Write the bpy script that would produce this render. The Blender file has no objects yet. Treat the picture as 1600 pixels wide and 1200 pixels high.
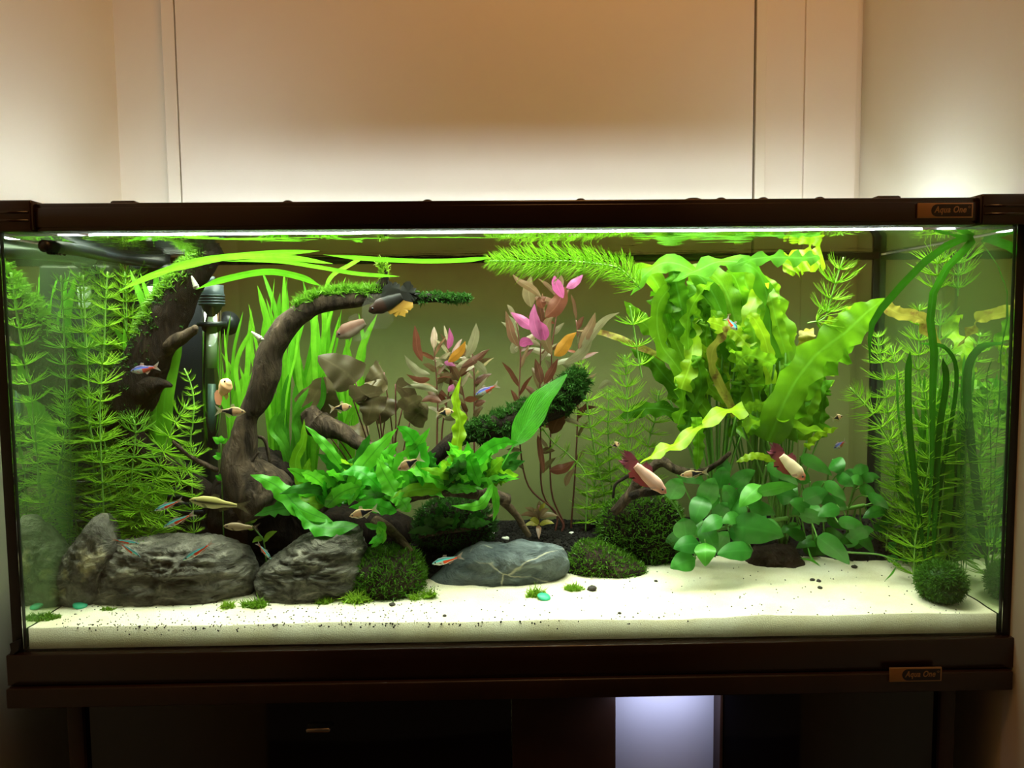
import bpy, bmesh, math, random
from mathutils import Vector, Matrix, noise, Quaternion
SC = bpy.context.scene
COL = SC.collection
PI = math.pi
# ------------------------------------------------------------------ camera
ZO = 0.75                                   # height of the tank's inner bottom above the floor
H = 0.495                                   # height of the visible glass
D = 0.32                                    # inner depth of the tank
CAM = Vector((-0.0217, -0.9068, 0.3824 + ZO)); YAW, PITCH, ROLL, F = -0.075, 0.0187, -0.0096, 1200.0
YAW, PITCH = -(-0.0187), -0.075             # fit: pitch down 4.3 deg, yaw 1.07 deg to the right
def cam_axes():
    cy, sy, cp, sp = math.cos(YAW), math.sin(YAW), math.cos(PITCH), math.sin(PITCH)
    f = Vector((sy*cp, cy*cp, sp)); r = Vector((cy, -sy, 0)); u = r.cross(f)
    c, s = math.cos(ROLL), math.sin(ROLL)
    return r*c + u*s, -r*s + u*c, f
CR, CU, CF = cam_axes()
cd = bpy.data.cameras.new('camera'); cd.sensor_width = 36; cd.lens = 36*F/1600; cd.clip_start = 0.01
co = bpy.data.objects.new('camera', cd); COL.objects.link(co)
co.matrix_world = Matrix(((CR.x, CU.x, -CF.x, CAM.x), (CR.y, CU.y, -CF.y, CAM.y), (CR.z, CU.z, -CF.z, CAM.z), (0, 0, 0, 1)))
SC.camera = co
# ------------------------------------------------------------------ exposure, world, room light
vs = SC.view_settings; vs.view_transform = 'Standard'; vs.look = 'None'; vs.gamma = 1; vs.exposure = 0.0; vs.use_curve_mapping = False
SC.cycles.transparent_max_bounces = 24; SC.cycles.max_bounces = 10; SC.cycles.transmission_bounces = 6; SC.cycles.diffuse_bounces = 5
SC.cycles.sample_clamp_indirect = 4.0
w = bpy.data.worlds.new('World'); SC.world = w; w.use_nodes = True
w.node_tree.nodes['Background'].inputs[0].default_value = (1.0, 0.62, 0.34, 1); w.node_tree.nodes['Background'].inputs[1].default_value = 0.03
def area(name, loc, size, power, color, target=None, rot=None, spread=PI):
    l = bpy.data.lights.new(name, 'AREA'); l.shape = 'RECTANGLE'; l.size, l.size_y = size; l.energy = power; l.color = color; l.spread = spread
    o = bpy.data.objects.new(name, l); COL.objects.link(o); o.location = loc
    if target is not None: o.rotation_euler = (Vector(target) - Vector(loc)).to_track_quat('-Z', 'Y').to_euler()
    if rot: o.rotation_euler = rot
    return o
ceiling_lamp = area('ceiling_lamp_light', (0.25, -0.55, 2.55), (0.5, 0.3), 7.0, (1.0, 0.46, 0.13), target=(0.0, 0.40, 1.5))
aq_light = area('aquarium_lamp_light', (0, 0.135, ZO + H + 0.027), (1.14, 0.26), 12.0, (0.90, 1.0, 0.80), rot=(0, 0, 0), spread=math.radians(135))

# ------------------------------------------------------------------ helpers
def P(px, py, Y):
    d = CF*F + CR*(px - 800) + CU*(600 - py)
    return CAM + d*((Y - CAM.y)/d.y)
def PX(px, py, X):
    d = CF*F + CR*(px - 800) + CU*(600 - py)
    return CAM + d*((X - CAM.x)/d.x)
def S(Y): return (Y - CAM.y)/F              # metres per pixel at depth Y
def tag(o, label=None, cat=None, group=None, kind=None):
    if label: o['label'] = label
    if cat: o['category'] = cat
    if group: o['group'] = group
    if kind: o['kind'] = kind
    return o
def empty(name, loc, label, cat, group=None):
    o = bpy.data.objects.new(name, None); COL.objects.link(o); o.location = loc; o.empty_display_size = 0.02
    return tag(o, label, cat, group)
class MB:
    def __init__(s): s.v = []; s.f = []; s.uv = []; s.c = []; s.mi = []; s.cm = 0
    def add(s, vs, fs, uvs=None, cols=None):
        n = len(s.v); s.v += [tuple(x) for x in vs]; s.f += [tuple(i + n for i in f) for f in fs]
        s.uv += uvs if uvs else [(0.5, 0.5)]*len(vs); s.c += cols if cols else [(1, 1, 1, 1)]*len(vs)
        s.mi += [s.cm]*len(fs)
    def mesh(s, name, mats, smooth=True, origin=None):
        m = bpy.data.meshes.new(name)
        vs = s.v if origin is None else [(x - origin[0], y - origin[1], z - origin[2]) for x, y, z in s.v]
        m.from_pydata(vs, [], s.f); m.validate()
        if not isinstance(mats, (list, tuple)): mats = [mats]
        for t in mats: m.materials.append(t)
        if len(m.polygons) == len(s.f):
            m.polygons.foreach_set('material_index', s.mi)
        m.polygons.foreach_set('use_smooth', [smooth]*len(m.polygons))
        ul = m.uv_layers.new(name='UVMap'); vi = [0]*len(m.loops); m.loops.foreach_get('vertex_index', vi)
        ul.data.foreach_set('uv', [q for i in vi for q in s.uv[i]])
        ca = m.color_attributes.new('Col', 'FLOAT_COLOR', 'POINT'); ca.data.foreach_set('color', [q for c in s.c for q in c])
        m.update(); return m
    def build(s, name, mats, parent=None, smooth=True, loc=None):
        """world-space vertices; the object's origin goes to loc (or the parent's location)"""
        o = bpy.data.objects.new(name, None if not s.v else s.mesh(name, mats, smooth, loc if loc is not None else (worldloc(parent) if parent else None)))
        COL.objects.link(o)
        if parent: o.parent = parent
        if loc is not None:
            o.location = Vector(loc) - (worldloc(parent) if parent else Vector((0, 0, 0)))
        return o
    # shapes
    def box(s, a, b, bev=0.0):
        bm = bmesh.new(); bmesh.ops.create_cube(bm, size=1)
        for v in bm.verts: v.co = Vector([(a[i] + b[i])/2 + v.co[i]*(b[i] - a[i]) for i in range(3)])
        if bev > 0: bmesh.ops.bevel(bm, geom=list(bm.edges), offset=bev, segments=2, affect='EDGES', profile=0.5)
        bm.verts.index_update()
        s.add([v.co.copy() for v in bm.verts], [[v.index for v in f.verts] for f in bm.faces]); bm.free(); return s
    def tube(s, pts, radii, n=10, amp=0.0, freq=30.0, seed=0.0, flat=1.0, cap=True):
        vs = []; fs = []; uvs = []; k = len(pts); ref = Vector((0.13, 0.95, 0.2))
        for i, p in enumerate(pts):
            t = (pts[min(i + 1, k - 1)] - pts[max(i - 1, 0)]).normalized()
            a = t.cross(ref).normalized(); b = a.cross(t).normalized(); r = radii[i]
            for j in range(n):
                th = 2*PI*j/n; d = a*math.cos(th)*flat + b*math.sin(th)
                q = p + d*r
                if amp:
                    nz = noise.noise(q*freq + Vector((seed, 0, 0))) + 0.5*noise.noise(q*freq*2.7 + Vector((seed, 5, 0)))
                    gz = abs(noise.noise(Vector((math.cos(th)*2.6 + seed, math.sin(th)*2.6, i*0.09)))) + 0.5*abs(noise.noise(Vector((math.cos(th)*6 + seed, math.sin(th)*6, i*0.16))))
                    q = q + d*(r*(amp*nz - 0.5*amp - amp*1.6*(0.35 - min(.35, gz))))
                vs.append(q); uvs.append((j/n, i/(k - 1)))
        for i in range(k - 1):
            for j in range(n): fs.append((i*n + j, i*n + (j + 1) % n, (i + 1)*n + (j + 1) % n, (i + 1)*n + j))
        if cap:
            for i, q in ((0, pts[0]), (k - 1, pts[-1])):
                c = len(vs); vs.append(q + (pts[0] - pts[1] if i == 0 else pts[-1] - pts[-2]).normalized()*radii[i]*0.4); uvs.append((0.5, i/(k - 1)))
                for j in range(n):
                    fs.append((i*n + j, i*n + (j + 1) % n, c) if i else (i*n + (j + 1) % n, i*n + j, c))
        s.add(vs, fs, uvs); return s
    def cyl(s, a, b, r0, r1=None, n=20):
        r1 = r0 if r1 is None else r1
        a, b = Vector(a), Vector(b); t = (b - a).normalized(); ref = Vector((0, 0, 1)) if abs(t.z) < 0.9 else Vector((1, 0, 0))
        x = t.cross(ref).normalized(); y = x.cross(t)
        vs = [a + (x*math.cos(2*PI*j/n) + y*math.sin(2*PI*j/n))*r0 for j in range(n)] + [b + (x*math.cos(2*PI*j/n) + y*math.sin(2*PI*j/n))*r1 for j in range(n)]
        fs = [(j, (j + 1) % n, n + (j + 1) % n, n + j) for j in range(n)] + [tuple(range(n))[::-1], tuple(range(n, 2*n))]
        s.add(vs, fs); return s
    def ell(s, c, r, n=12, m=8, R=None):
        vs = []; fs = []
        for i in range(m + 1):
            ph = PI*i/m
            for j in range(n):
                q = Vector((r[0]*math.sin(ph)*math.cos(2*PI*j/n), r[1]*math.sin(ph)*math.sin(2*PI*j/n), r[2]*math.cos(ph)))
                vs.append(Vector(c) + (R @ q if R else q))
        for i in range(m):
            for j in range(n): fs.append((i*n + j, (i + 1)*n + j, (i + 1)*n + (j + 1) % n, i*n + (j + 1) % n))
        s.add(vs, fs); return s
def worldloc(o):
    p = Vector((0, 0, 0))
    while o is not None: p = p + o.location; o = o.parent
    return p
def spline(ctrl, n):
    """Catmull-Rom through ctrl (list of Vector), n+1 samples"""
    c = [ctrl[0]*2 - ctrl[1]] + list(ctrl) + [ctrl[-1]*2 - ctrl[-2]]; out = []; k = len(ctrl) - 1
    for i in range(n + 1):
        u = min(i/n*k, k - 1e-6); j = int(u); t = u - j
        a, b, d, e = c[j], c[j + 1], c[j + 2], c[j + 3]
        out.append(0.5*((2*b) + (d - a)*t + (2*a - 5*b + 4*d - e)*t*t + (3*b - a - 3*d + e)*t**3))
    return out
def lerpl(l, u):
    x = u*(len(l) - 1); i = min(int(x), len(l) - 2); t = x - i
    return l[i]*(1 - t) + l[i + 1]*t
def pxpath(pts, Y=None): return [P(p[0], p[1], p[2] if len(p) > 2 else Y) for p in pts]
def sstep(t): t = max(0.0, min(1.0, t)); return t*t*(3 - 2*t)

# ------------------------------------------------------------------ materials
def nodes_of(name):
    m = bpy.data.materials.new(name); m.use_nodes = True; nt = m.node_tree; nt.nodes.clear()
    return m, nt.nodes, nt.links, nt.nodes.new('ShaderNodeOutputMaterial')
def N(n, typ, **kw):
    x = n.new('ShaderNode' + typ)
    for k, v in kw.items():
        if k in x.inputs: x.inputs[k].default_value = v
        else: setattr(x, k, v)
    return x
def rgb(c): return (c[0], c[1], c[2], 1.0)
def mixc(n, l, fac, a, b, bt='MIX'):
    x = n.new('ShaderNodeMix'); x.data_type = 'RGBA'; x.blend_type = bt
    for i, q in ((0, fac), (6, a), (7, b)):
        if hasattr(q, 'is_output'): l.new(q, x.inputs[i])
        else: x.inputs[i].default_value = q if i == 0 else rgb(q)
    return x.outputs[2]
def ramp(n, l, src, stops):
    r = n.new('ShaderNodeValToRGB'); e = r.color_ramp.elements
    while len(e) < len(stops): e.new(0.5)
    for i, (p, c) in enumerate(stops):
        e[i].position = p; e[i].color = rgb(c) if not isinstance(c, (int, float)) else (c, c, c, 1)
    l.new(src, r.inputs[0]); return r.outputs[0]
def objco(n): return n.new('ShaderNodeTexCoord').outputs['Object']
def noise_tex(n, l, scale, detail=4, rough=0.55, co=None, dist=0.0):
    x = N(n, 'TexNoise', Scale=scale, Detail=detail, Roughness=rough, Distortion=dist)
    if co is not None: l.new(co, x.inputs['Vector'])
    return x.outputs['Fac']
def bump(n, l, h, strength, dist=0.01):
    b = N(n, 'Bump', Strength=strength, Distance=dist); l.new(h, b.inputs['Height']); return b.outputs[0]
def plain(name, c, rough=0.5, spec=0.5, metal=0.0, var=0.0, scale=20, bmp=0.0, coat=0.0):
    m, n, l, out = nodes_of(name); b = N(n, 'BsdfPrincipled', Roughness=rough, Metallic=metal); b.inputs['Specular IOR Level'].default_value = spec
    b.inputs['Coat Weight'].default_value = coat
    b.inputs['Base Color'].default_value = rgb(c)
    if var or bmp:
        f = noise_tex(n, l, scale, 4, 0.6, objco(n))
        if var: l.new(mixc(n, l, ramp(n, l, f, [(0.35, 0), (0.65, 1)]), tuple(x*(1 - var) for x in c), tuple(min(1, x*(1 + var)) for x in c)), b.inputs['Base Color'])
        if bmp: l.new(bump(n, l, f, bmp), b.inputs['Normal'])
    l.new(b.outputs[0], out.inputs[0]); return m
def leafmat(name, c1, c2, trans=0.5, rib=0.3, veins=0.0, gloss=0.06, blot=None, dimple=0.0, tint=None):
    """thin leaf: diffuse + translucent, colour varies per leaf and along it, midrib and side veins from the leaf's own UV"""
    m, n, l, out = nodes_of(name)
    oi = n.new('ShaderNodeObjectInfo').outputs['Random']
    base = mixc(n, l, oi, c1, c2)
    co = objco(n); f = noise_tex(n, l, 60, 3, 0.6, co)
    base = mixc(n, l, ramp(n, l, f, [(0.3, 0), (0.7, 1)]), base, mixc(n, l, 0.5, base, tint if tint else tuple(x*0.45 for x in c1)))
    uv = n.new('ShaderNodeUVMap').outputs[0]; sp = n.new('ShaderNodeSeparateXYZ'); l.new(uv, sp.inputs[0])
    ma = N(n, 'Math', operation='SUBTRACT'); l.new(sp.outputs[0], ma.inputs[0]); ma.inputs[1].default_value = 0.5
    ab = N(n, 'Math', operation='ABSOLUTE'); l.new(ma.outputs[0], ab.inputs[0])
    if rib:
        rb = ramp(n, l, ab.outputs[0], [(0.015, 1), (0.06, 0)])
        rm = N(n, 'Math', operation='MULTIPLY'); l.new(rb, rm.inputs[0]); rm.inputs[1].default_value = abs(rib)
        base = mixc(n, l, rm.outputs[0], base, tuple(min(1, x*1.5 + 0.06) for x in c1) if rib > 0 else tuple(x*0.4 for x in c1))
    hgt = None
    if veins or dimple:
        s1 = N(n, 'Math', operation='MULTIPLY'); l.new(ab.outputs[0], s1.inputs[0]); s1.inputs[1].default_value = 1.1
        s2 = N(n, 'Math', operation='SUBTRACT'); l.new(sp.outputs[1], s2.inputs[0]); l.new(s1.outputs[0], s2.inputs[1])
        s3 = N(n, 'Math', operation='MULTIPLY'); l.new(s2.outputs[0], s3.inputs[0]); s3.inputs[1].default_value = 70.0
        s4 = N(n, 'Math', operation='SINE'); l.new(s3.outputs[0], s4.inputs[0]); hgt = s4.outputs[0]
        vf = ramp(n, l, hgt, [(0.80, 0), (0.98, 1)])
        vm = N(n, 'Math', operation='MULTIPLY'); l.new(vf, vm.inputs[0]); vm.inputs[1].default_value = veins
        base = mixc(n, l, vm.outputs[0], base, tuple(x*0.5 for x in c1))
    if blot:
        bf = ramp(n, l, noise_tex(n, l, 35, 5, 0.7, co), [(0.52, 0), (0.62, 1)])
        base = mixc(n, l, bf, base, blot)
    d = N(n, 'BsdfDiffuse'); t = N(n, 'BsdfTranslucent'); g = N(n, 'BsdfGlossy', Roughness=0.4); gloss *= 0.35
    l.new(base, d.inputs[0]); l.new(base, t.inputs[0])
    if dimple:
        bn = bump(n, l, hgt, dimple, 0.002); l.new(bn, d.inputs['Normal']); l.new(bn, g.inputs['Normal'])
    m1 = N(n, 'MixShader', Fac=trans); l.new(d.outputs[0], m1.inputs[1]); l.new(t.outputs[0], m1.inputs[2])
    m2 = N(n, 'MixShader', Fac=gloss); l.new(m1.outputs[0], m2.inputs[1]); l.new(g.outputs[0], m2.inputs[2])
    l.new(m2.outputs[0], out.inputs[0]); return m
def rockmat(name, c1, c2, c3=None, vein=None, scale=30, bmp=0.6, stretch=(1, 1, 1), rough=0.8):
    m, n, l, out = nodes_of(name); b = N(n, 'BsdfPrincipled', Roughness=rough); b.inputs['Specular IOR Level'].default_value = 0.15
    mp = N(n, 'Mapping'); l.new(objco(n), mp.inputs[0]); mp.inputs['Scale'].default_value = stretch; co = mp.outputs[0]
    f = noise_tex(n, l, scale, 8, 0.68, co, 0.6)
    rd = N(n, 'TexNoise', noise_type='RIDGED_MULTIFRACTAL', Scale=scale*1.3, Detail=7, Roughness=0.6, Distortion=0.8); l.new(co, rd.inputs['Vector'])
    hm = N(n, 'Math', operation='MULTIPLY_ADD'); l.new(rd.outputs['Fac'], hm.inputs[0]); hm.inputs[1].default_value = 0.45; l.new(f, hm.inputs[2])
    base = ramp(n, l, f, [(0.35, c1), (0.62, c2)])
    base = mixc(n, l, 0.7, base, mixc(n, l, 1.0, base, ramp(n, l, rd.outputs['Fac'], [(0.15, 0.25), (0.6, 1.35)]), 'MULTIPLY'))
    f = hm.outputs[0]
    if c3:
        base = mixc(n, l, ramp(n, l, noise_tex(n, l, scale*0.5, 5, 0.6, co), [(0.56, 0), (0.68, 1)]), base, c3)
    if vein:
        vo = N(n, 'TexVoronoi', feature='DISTANCE_TO_EDGE', Scale=9.0); pass
        wv = n.new('ShaderNodeVectorMath'); wv.operation = 'ADD'; nn = N(n, 'TexNoise', Scale=14, Detail=3); l.new(co, nn.inputs['Vector'])
        sc = n.new('ShaderNodeVectorMath'); sc.operation = 'SCALE'; sc.inputs['Scale'].default_value = 0.05; l.new(nn.outputs['Color'], sc.inputs[0])
        l.new(co, wv.inputs[0]); l.new(sc.outputs[0], wv.inputs[1]); l.new(wv.outputs[0], vo.inputs['Vector'])
        base = mixc(n, l, ramp(n, l, vo.outputs[0], [(0.0, 0.8), (0.022, 0)]), base, mixc(n, l, ramp(n, l, noise_tex(n, l, 18, 2, 0.5, co), [(0.46, 0), (0.54, 1)]), base, vein))
    l.new(base, b.inputs['Base Color']); l.new(bump(n, l, f, bmp, 0.02), b.inputs['Normal']); l.new(b.outputs[0], out.inputs[0]); return m
def colmat(name, rough=0.35, spec=0.5, alpha=1.0, trans=0.0):
    m, n, l, out = nodes_of(name); a = N(n, 'Attribute', attribute_name='Col')
    b = N(n, 'BsdfPrincipled', Roughness=rough); b.inputs['Specular IOR Level'].default_value = spec
    f = noise_tex(n, l, 9, 3, 0.6, objco(n)); c = mixc(n, l, 0.25, a.outputs[0], mixc(n, l, 1.0, a.outputs[0], ramp(n, l, f, [(0.3, 0.6), (0.7, 1.3)]), 'MULTIPLY'))
    l.new(c, b.inputs['Base Color']); sh = b.outputs[0]
    if trans:
        t = N(n, 'BsdfTranslucent'); l.new(c, t.inputs[0]); mx = N(n, 'MixShader', Fac=trans); l.new(sh, mx.inputs[1]); l.new(t.outputs[0], mx.inputs[2]); sh = mx.outputs[0]
    if alpha < 1:
        tr = N(n, 'BsdfTransparent'); mx = N(n, 'MixShader', Fac=alpha); l.new(tr.outputs[0], mx.inputs[1]); l.new(sh, mx.inputs[2]); sh = mx.outputs[0]
    l.new(sh, out.inputs[0]); return m
def glassmat(name, tint=(1, 1, 1), film=None, filmfac=0.0, filmscale=12, ior=1.45, gloss=1.0):
    """thin pane: straight-through tinted transparency, Fresnel reflection, optional film of painted haze on its face"""
    m, n, l, out = nodes_of(name); tr = N(n, 'BsdfTransparent'); tr.inputs[0].default_value = rgb(tint); sh = tr.outputs[0]
    if film:
        d = N(n, 'BsdfDiffuse'); d.inputs[0].default_value = rgb(film); t = N(n, 'BsdfTranslucent'); t.inputs[0].default_value = rgb(film)
        mm = N(n, 'MixShader', Fac=0.5); l.new(d.outputs[0], mm.inputs[1]); l.new(t.outputs[0], mm.inputs[2])
        f = ramp(n, l, noise_tex(n, l, filmscale, 5, 0.6, objco(n)), [(0.3, filmfac*0.55), (0.7, filmfac)])
        mx = N(n, 'MixShader'); l.new(f, mx.inputs[0]); l.new(sh, mx.inputs[1]); l.new(mm.outputs[0], mx.inputs[2]); sh = mx.outputs[0]
    if gloss:
        g = N(n, 'BsdfGlossy', Roughness=0.0); fr = N(n, 'Fresnel', IOR=ior)
        fm = N(n, 'Math', operation='MULTIPLY'); l.new(fr.outputs[0], fm.inputs[0]); fm.inputs[1].default_value = gloss
        mx = N(n, 'MixShader'); l.new(fm.outputs[0], mx.inputs[0]); l.new(sh, mx.inputs[1]); l.new(g.outputs[0], mx.inputs[2]); sh = mx.outputs[0]
    l.new(sh, out.inputs[0]); return m
def watermat(name, tint, rip, rough=0.0, film=None, ff=0.0):
    """water/air boundary seen from inside: Fresnel with total internal reflection, small ripples"""
    m, n, l, out = nodes_of(name); tr = N(n, 'BsdfTransparent'); tr.inputs[0].default_value = rgb((1, 1, 1)); g = N(n, 'BsdfGlossy', Roughness=rough); g.inputs[0].default_value = rgb(tint)
    fr = N(n, 'Fresnel', IOR=1.333)
    if rip:
        mp = N(n, 'Mapping'); l.new(objco(n), mp.inputs[0]); mp.inputs['Scale'].default_value = (1, 2.2, 1)
        b = bump(n, l, noise_tex(n, l, 16, 3, 0.5, mp.outputs[0]), rip, 0.01); l.new(b, g.inputs['Normal'])
    mx = N(n, 'MixShader'); l.new(fr.outputs[0], mx.inputs[0]); l.new(tr.outputs[0], mx.inputs[1]); l.new(g.outputs[0], mx.inputs[2]); sh = mx.outputs[0]
    if film:
        d = N(n, 'BsdfDiffuse'); d.inputs[0].default_value = rgb(film); t = N(n, 'BsdfTranslucent'); t.inputs[0].default_value = rgb(film)
        m1 = N(n, 'MixShader', Fac=0.5); l.new(d.outputs[0], m1.inputs[1]); l.new(t.outputs[0], m1.inputs[2])
        f = ramp(n, l, noise_tex(n, l, 9, 4, 0.6, objco(n)), [(0.3, ff*0.6), (0.7, ff)])
        m2 = N(n, 'MixShader'); l.new(f, m2.inputs[0]); l.new(sh, m2.inputs[1]); l.new(m1.outputs[0], m2.inputs[2]); sh = m2.outputs[0]
    l.new(sh, out.inputs[0]); return m
def emit(name, c, s):
    m, n, l, out = nodes_of(name); e = N(n, 'Emission', Strength=s); e.inputs[0].default_value = rgb(c); l.new(e.outputs[0], out.inputs[0]); return m

M = {}
M['wall'] = plain('painted_wall', (0.80, 0.735, 0.61), 0.6, 0.3, var=0.02, scale=3, bmp=0.03)
M['door'] = plain('painted_door', (0.80, 0.725, 0.62), 0.38, 0.4, var=0.02, scale=4, bmp=0.02)
M['gap'] = plain('dark_gap', (0.03, 0.015, 0.01), 0.8)
M['frame'] = plain('dark_brown_plastic', (0.020, 0.0075, 0.004), 0.22, 0.5, var=0.15, scale=8)
M['wood'] = plain('dark_wenge_laminate', (0.024, 0.0095, 0.005), 0.4, 0.4, var=0.2, scale=14)
M['black'] = plain('black_silicone', (0.006, 0.006, 0.006), 0.4)
M['blackplastic'] = plain('black_filter_plastic', (0.008, 0.011, 0.014), 0.4, var=0.2, scale=10)
M['greyplastic'] = plain('grey_blue_plastic', (0.06, 0.085, 0.10), 0.4)
M['white'] = plain('white_plastic', (0.75, 0.8, 0.8), 0.4)
M['blackglass'] = plain('black_glass_door', (0.003, 0.003, 0.005), 0.06, 0.5)
M['badge'] = plain('tan_badge_foil', (0.36, 0.19, 0.075), 0.35, 0.5, metal=0.3)
M['badge_dark'] = plain('badge_dark', (0.012, 0.006, 0.004), 0.4)
M['glass'] = glassmat('clear_glass', (0.985, 1.0, 0.985), gloss=0.8)
M['backglass'] = glassmat('painted_haze_glass', (0.56, 0.61, 0.41), (0.17, 0.195, 0.085), 0.52, 5, gloss=0.0)  # tint and film put the dim greenish haze into the pane's colour
M['water_top'] = watermat('water_surface', (0.95, 0.98, 0.92), 0.10)
M['water_side'] = watermat('water_at_side_glass', (0.80, 0.92, 0.72), 0.02, 0.02, (0.24, 0.42, 0.16), 0.28)  # green film paints the milky haze onto the side faces
M['water_clear'] = glassmat('clear_water', (0.955, 0.985, 0.93), gloss=0.0)
M['sand'] = None
M['lamp'] = emit('lamp_tube_glow', (0.82, 0.95, 1.0), 82.0)
# sand: white grains with a warmer cast and faint dirt
def sandmat():
    m, n, l, out = nodes_of('white_sand'); b = N(n, 'BsdfPrincipled', Roughness=0.9); b.inputs['Specular IOR Level'].default_value = 0.2; co = objco(n)
    c = ramp(n, l, noise_tex(n, l, 9, 4, 0.6, co), [(0.35, (0.70, 0.62, 0.43)), (0.62, (0.82, 0.77, 0.63))])
    c = mixc(n, l, ramp(n, l, noise_tex(n, l, 900, 2, 0.6, co), [(0.42, 0.3), (0.52, 0)]), c, (0.50, 0.38, 0.2))
    c = mixc(n, l, ramp(n, l, noise_tex(n, l, 230, 3, 0.7, co), [(0.70, 0), (0.74, 1)]), c, (0.22, 0.15, 0.08))
    l.new(c, b.inputs[0]); l.new(bump(n, l, noise_tex(n, l, 700, 2, 0.6, co), 0.4, 0.002), b.inputs['Normal']); l.new(b.outputs[0], out.inputs[0]); return m
M['sand'] = sandmat()
M['soil'] = plain('black_aquasoil', (0.009, 0.0075, 0.006), 0.9, 0.2, var=0.5, scale=120, bmp=0.6)
M['rock_dark'] = rockmat('dark_layered_rock', (0.10, 0.09, 0.072), (0.54, 0.49, 0.40), None, None, 30, 1.0, (1, 1, 2.2))
M['rock_tan'] = rockmat('dark_rock_tan_stripe', (0.10, 0.09, 0.072), (0.48, 0.44, 0.37), (0.58, 0.48, 0.27), None, 34, 1.0)
M['rock_slate'] = rockmat('blue_grey_slate', (0.13, 0.16, 0.175), (0.34, 0.385, 0.39), None, (0.62, 0.57, 0.42), 26, 0.8, (1, 1, 1.6), 0.6)
M['rock_brown'] = rockmat('brown_rock', (0.03, 0.018, 0.012), (0.12, 0.075, 0.055), None, None, 26, 0.9)
M['wood_dark'] = rockmat('dark_wet_driftwood', (0.010, 0.006, 0.004), (0.045, 0.026, 0.015), None, None, 28, 0.8, (2.0, 2.0, 0.6))
M['wood_mid'] = rockmat('brown_driftwood', (0.035, 0.021, 0.013), (0.19, 0.125, 0.08), None, None, 30, 0.7, (2.0, 2.0, 0.6))
M['wood_tan'] = rockmat('tan_root', (0.10, 0.06, 0.03), (0.30, 0.20, 0.11), None, None, 30, 0.7)
M['hornwort'] = leafmat('hornwort_green', (0.30, 0.62, 0.02), (0.46, 0.82, 0.05), 0.45, 0, gloss=0.04)
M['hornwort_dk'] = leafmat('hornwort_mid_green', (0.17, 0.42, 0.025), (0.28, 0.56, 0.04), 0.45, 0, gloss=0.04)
M['hornstem'] = plain('hornwort_stem_green', (0.20, 0.40, 0.06), 0.5)
M['blade'] = leafmat('vallis_blade', (0.14, 0.50, 0.015), (0.26, 0.68, 0.03), 0.5, 0.25)
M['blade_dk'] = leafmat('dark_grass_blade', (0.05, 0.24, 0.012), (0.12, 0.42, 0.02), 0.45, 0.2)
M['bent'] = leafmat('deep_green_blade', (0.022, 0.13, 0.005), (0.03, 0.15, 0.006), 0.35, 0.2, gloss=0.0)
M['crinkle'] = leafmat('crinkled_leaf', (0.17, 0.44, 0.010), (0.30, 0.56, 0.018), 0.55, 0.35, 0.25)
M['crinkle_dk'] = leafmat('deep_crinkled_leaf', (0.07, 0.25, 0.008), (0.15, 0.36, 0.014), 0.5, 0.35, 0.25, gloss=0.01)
M['crinkle_y'] = leafmat('yellow_green_crinkled_leaf', (0.36, 0.62, 0.012), (0.44, 0.66, 0.02), 0.55, 0.35, 0.2)
M['crinkle_old'] = leafmat('browned_crinkled_leaf', (0.42, 0.40, 0.05), (0.36, 0.28, 0.05), 0.45, 0.2, 0.3, blot=(0.20, 0.11, 0.03))
M['fern'] = leafmat('java_fern_leaf', (0.06, 0.50, 0.015), (0.20, 0.68, 0.03), 0.45, -0.5, 0.2, gloss=0.10)
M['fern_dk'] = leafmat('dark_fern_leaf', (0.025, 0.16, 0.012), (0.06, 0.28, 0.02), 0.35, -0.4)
M['dimple'] = leafmat('dimpled_leaf', (0.10, 0.62, 0.03), (0.14, 0.66, 0.04), 0.4, 0.3, 0.7, gloss=0.12, dimple=0.9)
M['lily'] = leafmat('brown_lily_leaf', (0.17, 0.125, 0.055), (0.10, 0.075, 0.038), 0.35, 0.15, 0.35, blot=(0.09, 0.06, 0.03))
M['red_olive'] = leafmat('olive_rose_leaf', (0.24, 0.18, 0.08), (0.24, 0.10, 0.06), 0.45, 0.3, 0.0, gloss=0.1)
M['red_pale'] = leafmat('pale_pinkish_leaf', (0.36, 0.28, 0.17), (0.26, 0.26, 0.13), 0.45, 0.2, 0.0, gloss=0.1)
M['red_brown'] = leafmat('red_brown_leaf', (0.22, 0.065, 0.035), (0.14, 0.06, 0.035), 0.45, 0.3, gloss=0.08)
M['magenta'] = leafmat('magenta_leaf', (0.56, 0.09, 0.30), (0.62, 0.18, 0.40), 0.45, 0.3, 0.2, gloss=0.12)
M['orange'] = leafmat('orange_leaf', (0.60, 0.26, 0.03), (0.55, 0.22, 0.03), 0.45, -0.3, 0.4)
M['redstem'] = plain('dark_red_stem', (0.12, 0.035, 0.025), 0.5)
M['anubias'] = leafmat('anubias_leaf', (0.045, 0.28, 0.03), (0.10, 0.40, 0.045), 0.30, 0.2, 0.15, gloss=0.16)
M['anubias_br'] = leafmat('bright_anubias_leaf', (0.10, 0.46, 0.03), (0.14, 0.52, 0.04), 0.35, 0.25, 0.1, gloss=0.12)
M['petiole'] = plain('green_petiole', (0.10, 0.24, 0.03), 0.5)
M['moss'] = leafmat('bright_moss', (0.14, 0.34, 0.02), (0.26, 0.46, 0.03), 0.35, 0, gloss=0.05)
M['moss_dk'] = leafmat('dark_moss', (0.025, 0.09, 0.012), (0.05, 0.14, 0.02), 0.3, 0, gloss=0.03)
M['moss_mid'] = leafmat('mid_green_moss', (0.055, 0.17, 0.010), (0.11, 0.26, 0.015), 0.3, 0, gloss=0.05)
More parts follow.
